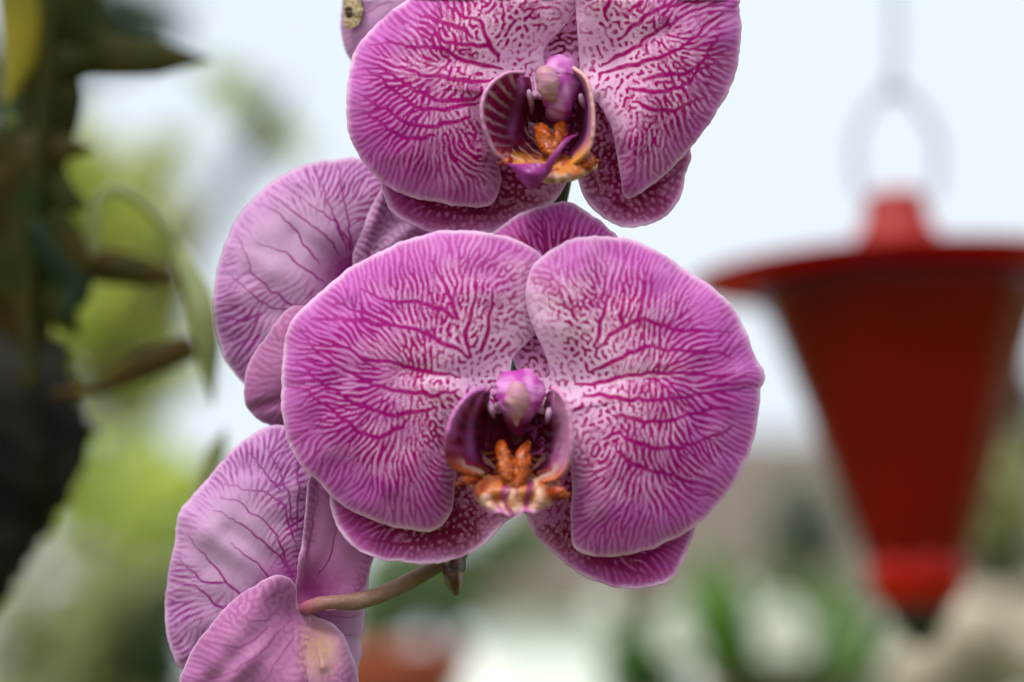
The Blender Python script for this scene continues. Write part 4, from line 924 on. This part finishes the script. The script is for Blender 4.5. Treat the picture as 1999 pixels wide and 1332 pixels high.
M['leaf_brown'] = simple('browning_leaf', S(72, 48, 16), S(46, 46, 12), 60, .55, .12, .15)
M['leaf_pale'] = simple('pale_leaf', S(140, 140, 100), S(112, 122, 78), 60, .5, .2, .25)
LD = .66
hp = empty('hanging_orchid_plant', at(60, 560, LD), label='dark leafy orchid plant without flowers at the left edge, out of focus', cat='plant')
L = lambda mid, w_, mat, lab=None, **kw: leaf('leaf', mid, w_, LD, M[mat], hp, label=lab, **kw)
L([(30,-60,0),(40,40,0),(36,120,0),(10,200,0)], [40,42,34,4], 'leaf_yellow', 'broad yellow leaf in the corner')
L([(110,-80,20),(120,20,20),(110,120,20),(100,220,10)], [40,46,36,10], 'leaf_dark')
L([(110,140,10),(180,110,10),(270,112,5),(410,116,0)], [34,44,36,3], 'leaf_dark', 'dark leaf pointing right into the pale sky')
L([(60,330,10),(110,270,10),(130,180,10),(120,100,20)], [30,34,36,12], 'leaf_dark')
L([(-60,420,0),(10,340,0),(90,295,0),(185,290,0)], [60,66,44,3], 'leaf_brown')
L([(60,300,0),(60,400,0),(70,500,0),(60,640,0)], [70,72,66,20], 'leaf_dark')
L([(0,330,10),(20,460,10),(50,560,10),(90,660,10)], [60,84,66,10], 'leaf_brown')
L([(60,440,-10),(110,500,-10),(150,560,-10),(120,620,-10)], [22,36,32,8], 'leaf_teal', 'blue green leaf in the middle of the cluster')
L([(100,420,-10),(140,480,-10),(170,520,-10),(196,500,-10)], [30,34,24,6], 'leaf_dark')
L([(150,520,0),(210,520,0),(270,530,0),(345,545,0)], [26,34,30,8], 'leaf_brown', 'brown leaf pointing right')
L([(-20,260,0),(40,330,0),(110,380,0),(170,400,0)], [30,70,60,6], 'leaf_dark')
L([(20,480,0),(60,560,0),(110,600,0),(150,650,0)], [50,64,50,6], 'leaf_dark')
L([(150,-60,10),(160,20,10),(180,70,10),(230,110,10)], [20,44,36,4], 'leaf_dark')
L([(60,60,10),(70,140,10),(70,220,10),(40,300,10)], [20,36,36,8], 'leaf_dark')
L([(-30,560,10),(30,600,10),(60,650,10),(70,700,10)], [40,60,40,6], 'leaf_brown')
L([(100,770,0),(200,755,0),(280,715,0),(380,675,0)], [8,14,30,24], 'leaf_brown', 'brownish leaf rising to the right below the arch')
L([(345,470,0),(375,540,-10),(400,620,-15),(415,790,-10)], [12,27,26,3], 'leaf_pale', 'pale grey green leaf hanging down from the arch')
L([(440,840,0),(420,890,0),(400,940,0),(378,975,0)], [3,20,20,8], 'leaf_pale')
tube('stem', [(186,505,0,9),(180,450,0,10),(196,385,0,11),(230,368,0,12),(280,395,0,12),(330,450,0,13),(365,510,0,13),(385,560,0,12)], M['leaf_pale'], hp, LD, n=60)
tube('stem', [(60,760,0,14),(60,560,0,15),(80,300,0,14),(100,60,0,14),(110,-120,0,12)], M['leaf_dark'], hp, LD, n=60)
M['log'] = simple('burnt_log', S(14, 15, 14), S(40, 35, 28), 25, .9, .1, bs=1, bd=.01, detail=8)
lg = tube('mounting_log', [(10,600,30,6),(10,650,20,60),(20,740,10,105),(40,850,0,118),(0,980,0,105),(-45,1100,0,80),(-80,1210,0,40),(-90,1240,0,6)], M['log'], None, .70, n=80, lump=.6, seed=5)
tag(lg, 'charred dark log at the left edge carrying the leafy plant', 'log')
tube('mounting_wire', [(-40,560,30,3),(-40,300,30,3),(-30,-300,30,3)], M['steel'], lg, .68, n=20)
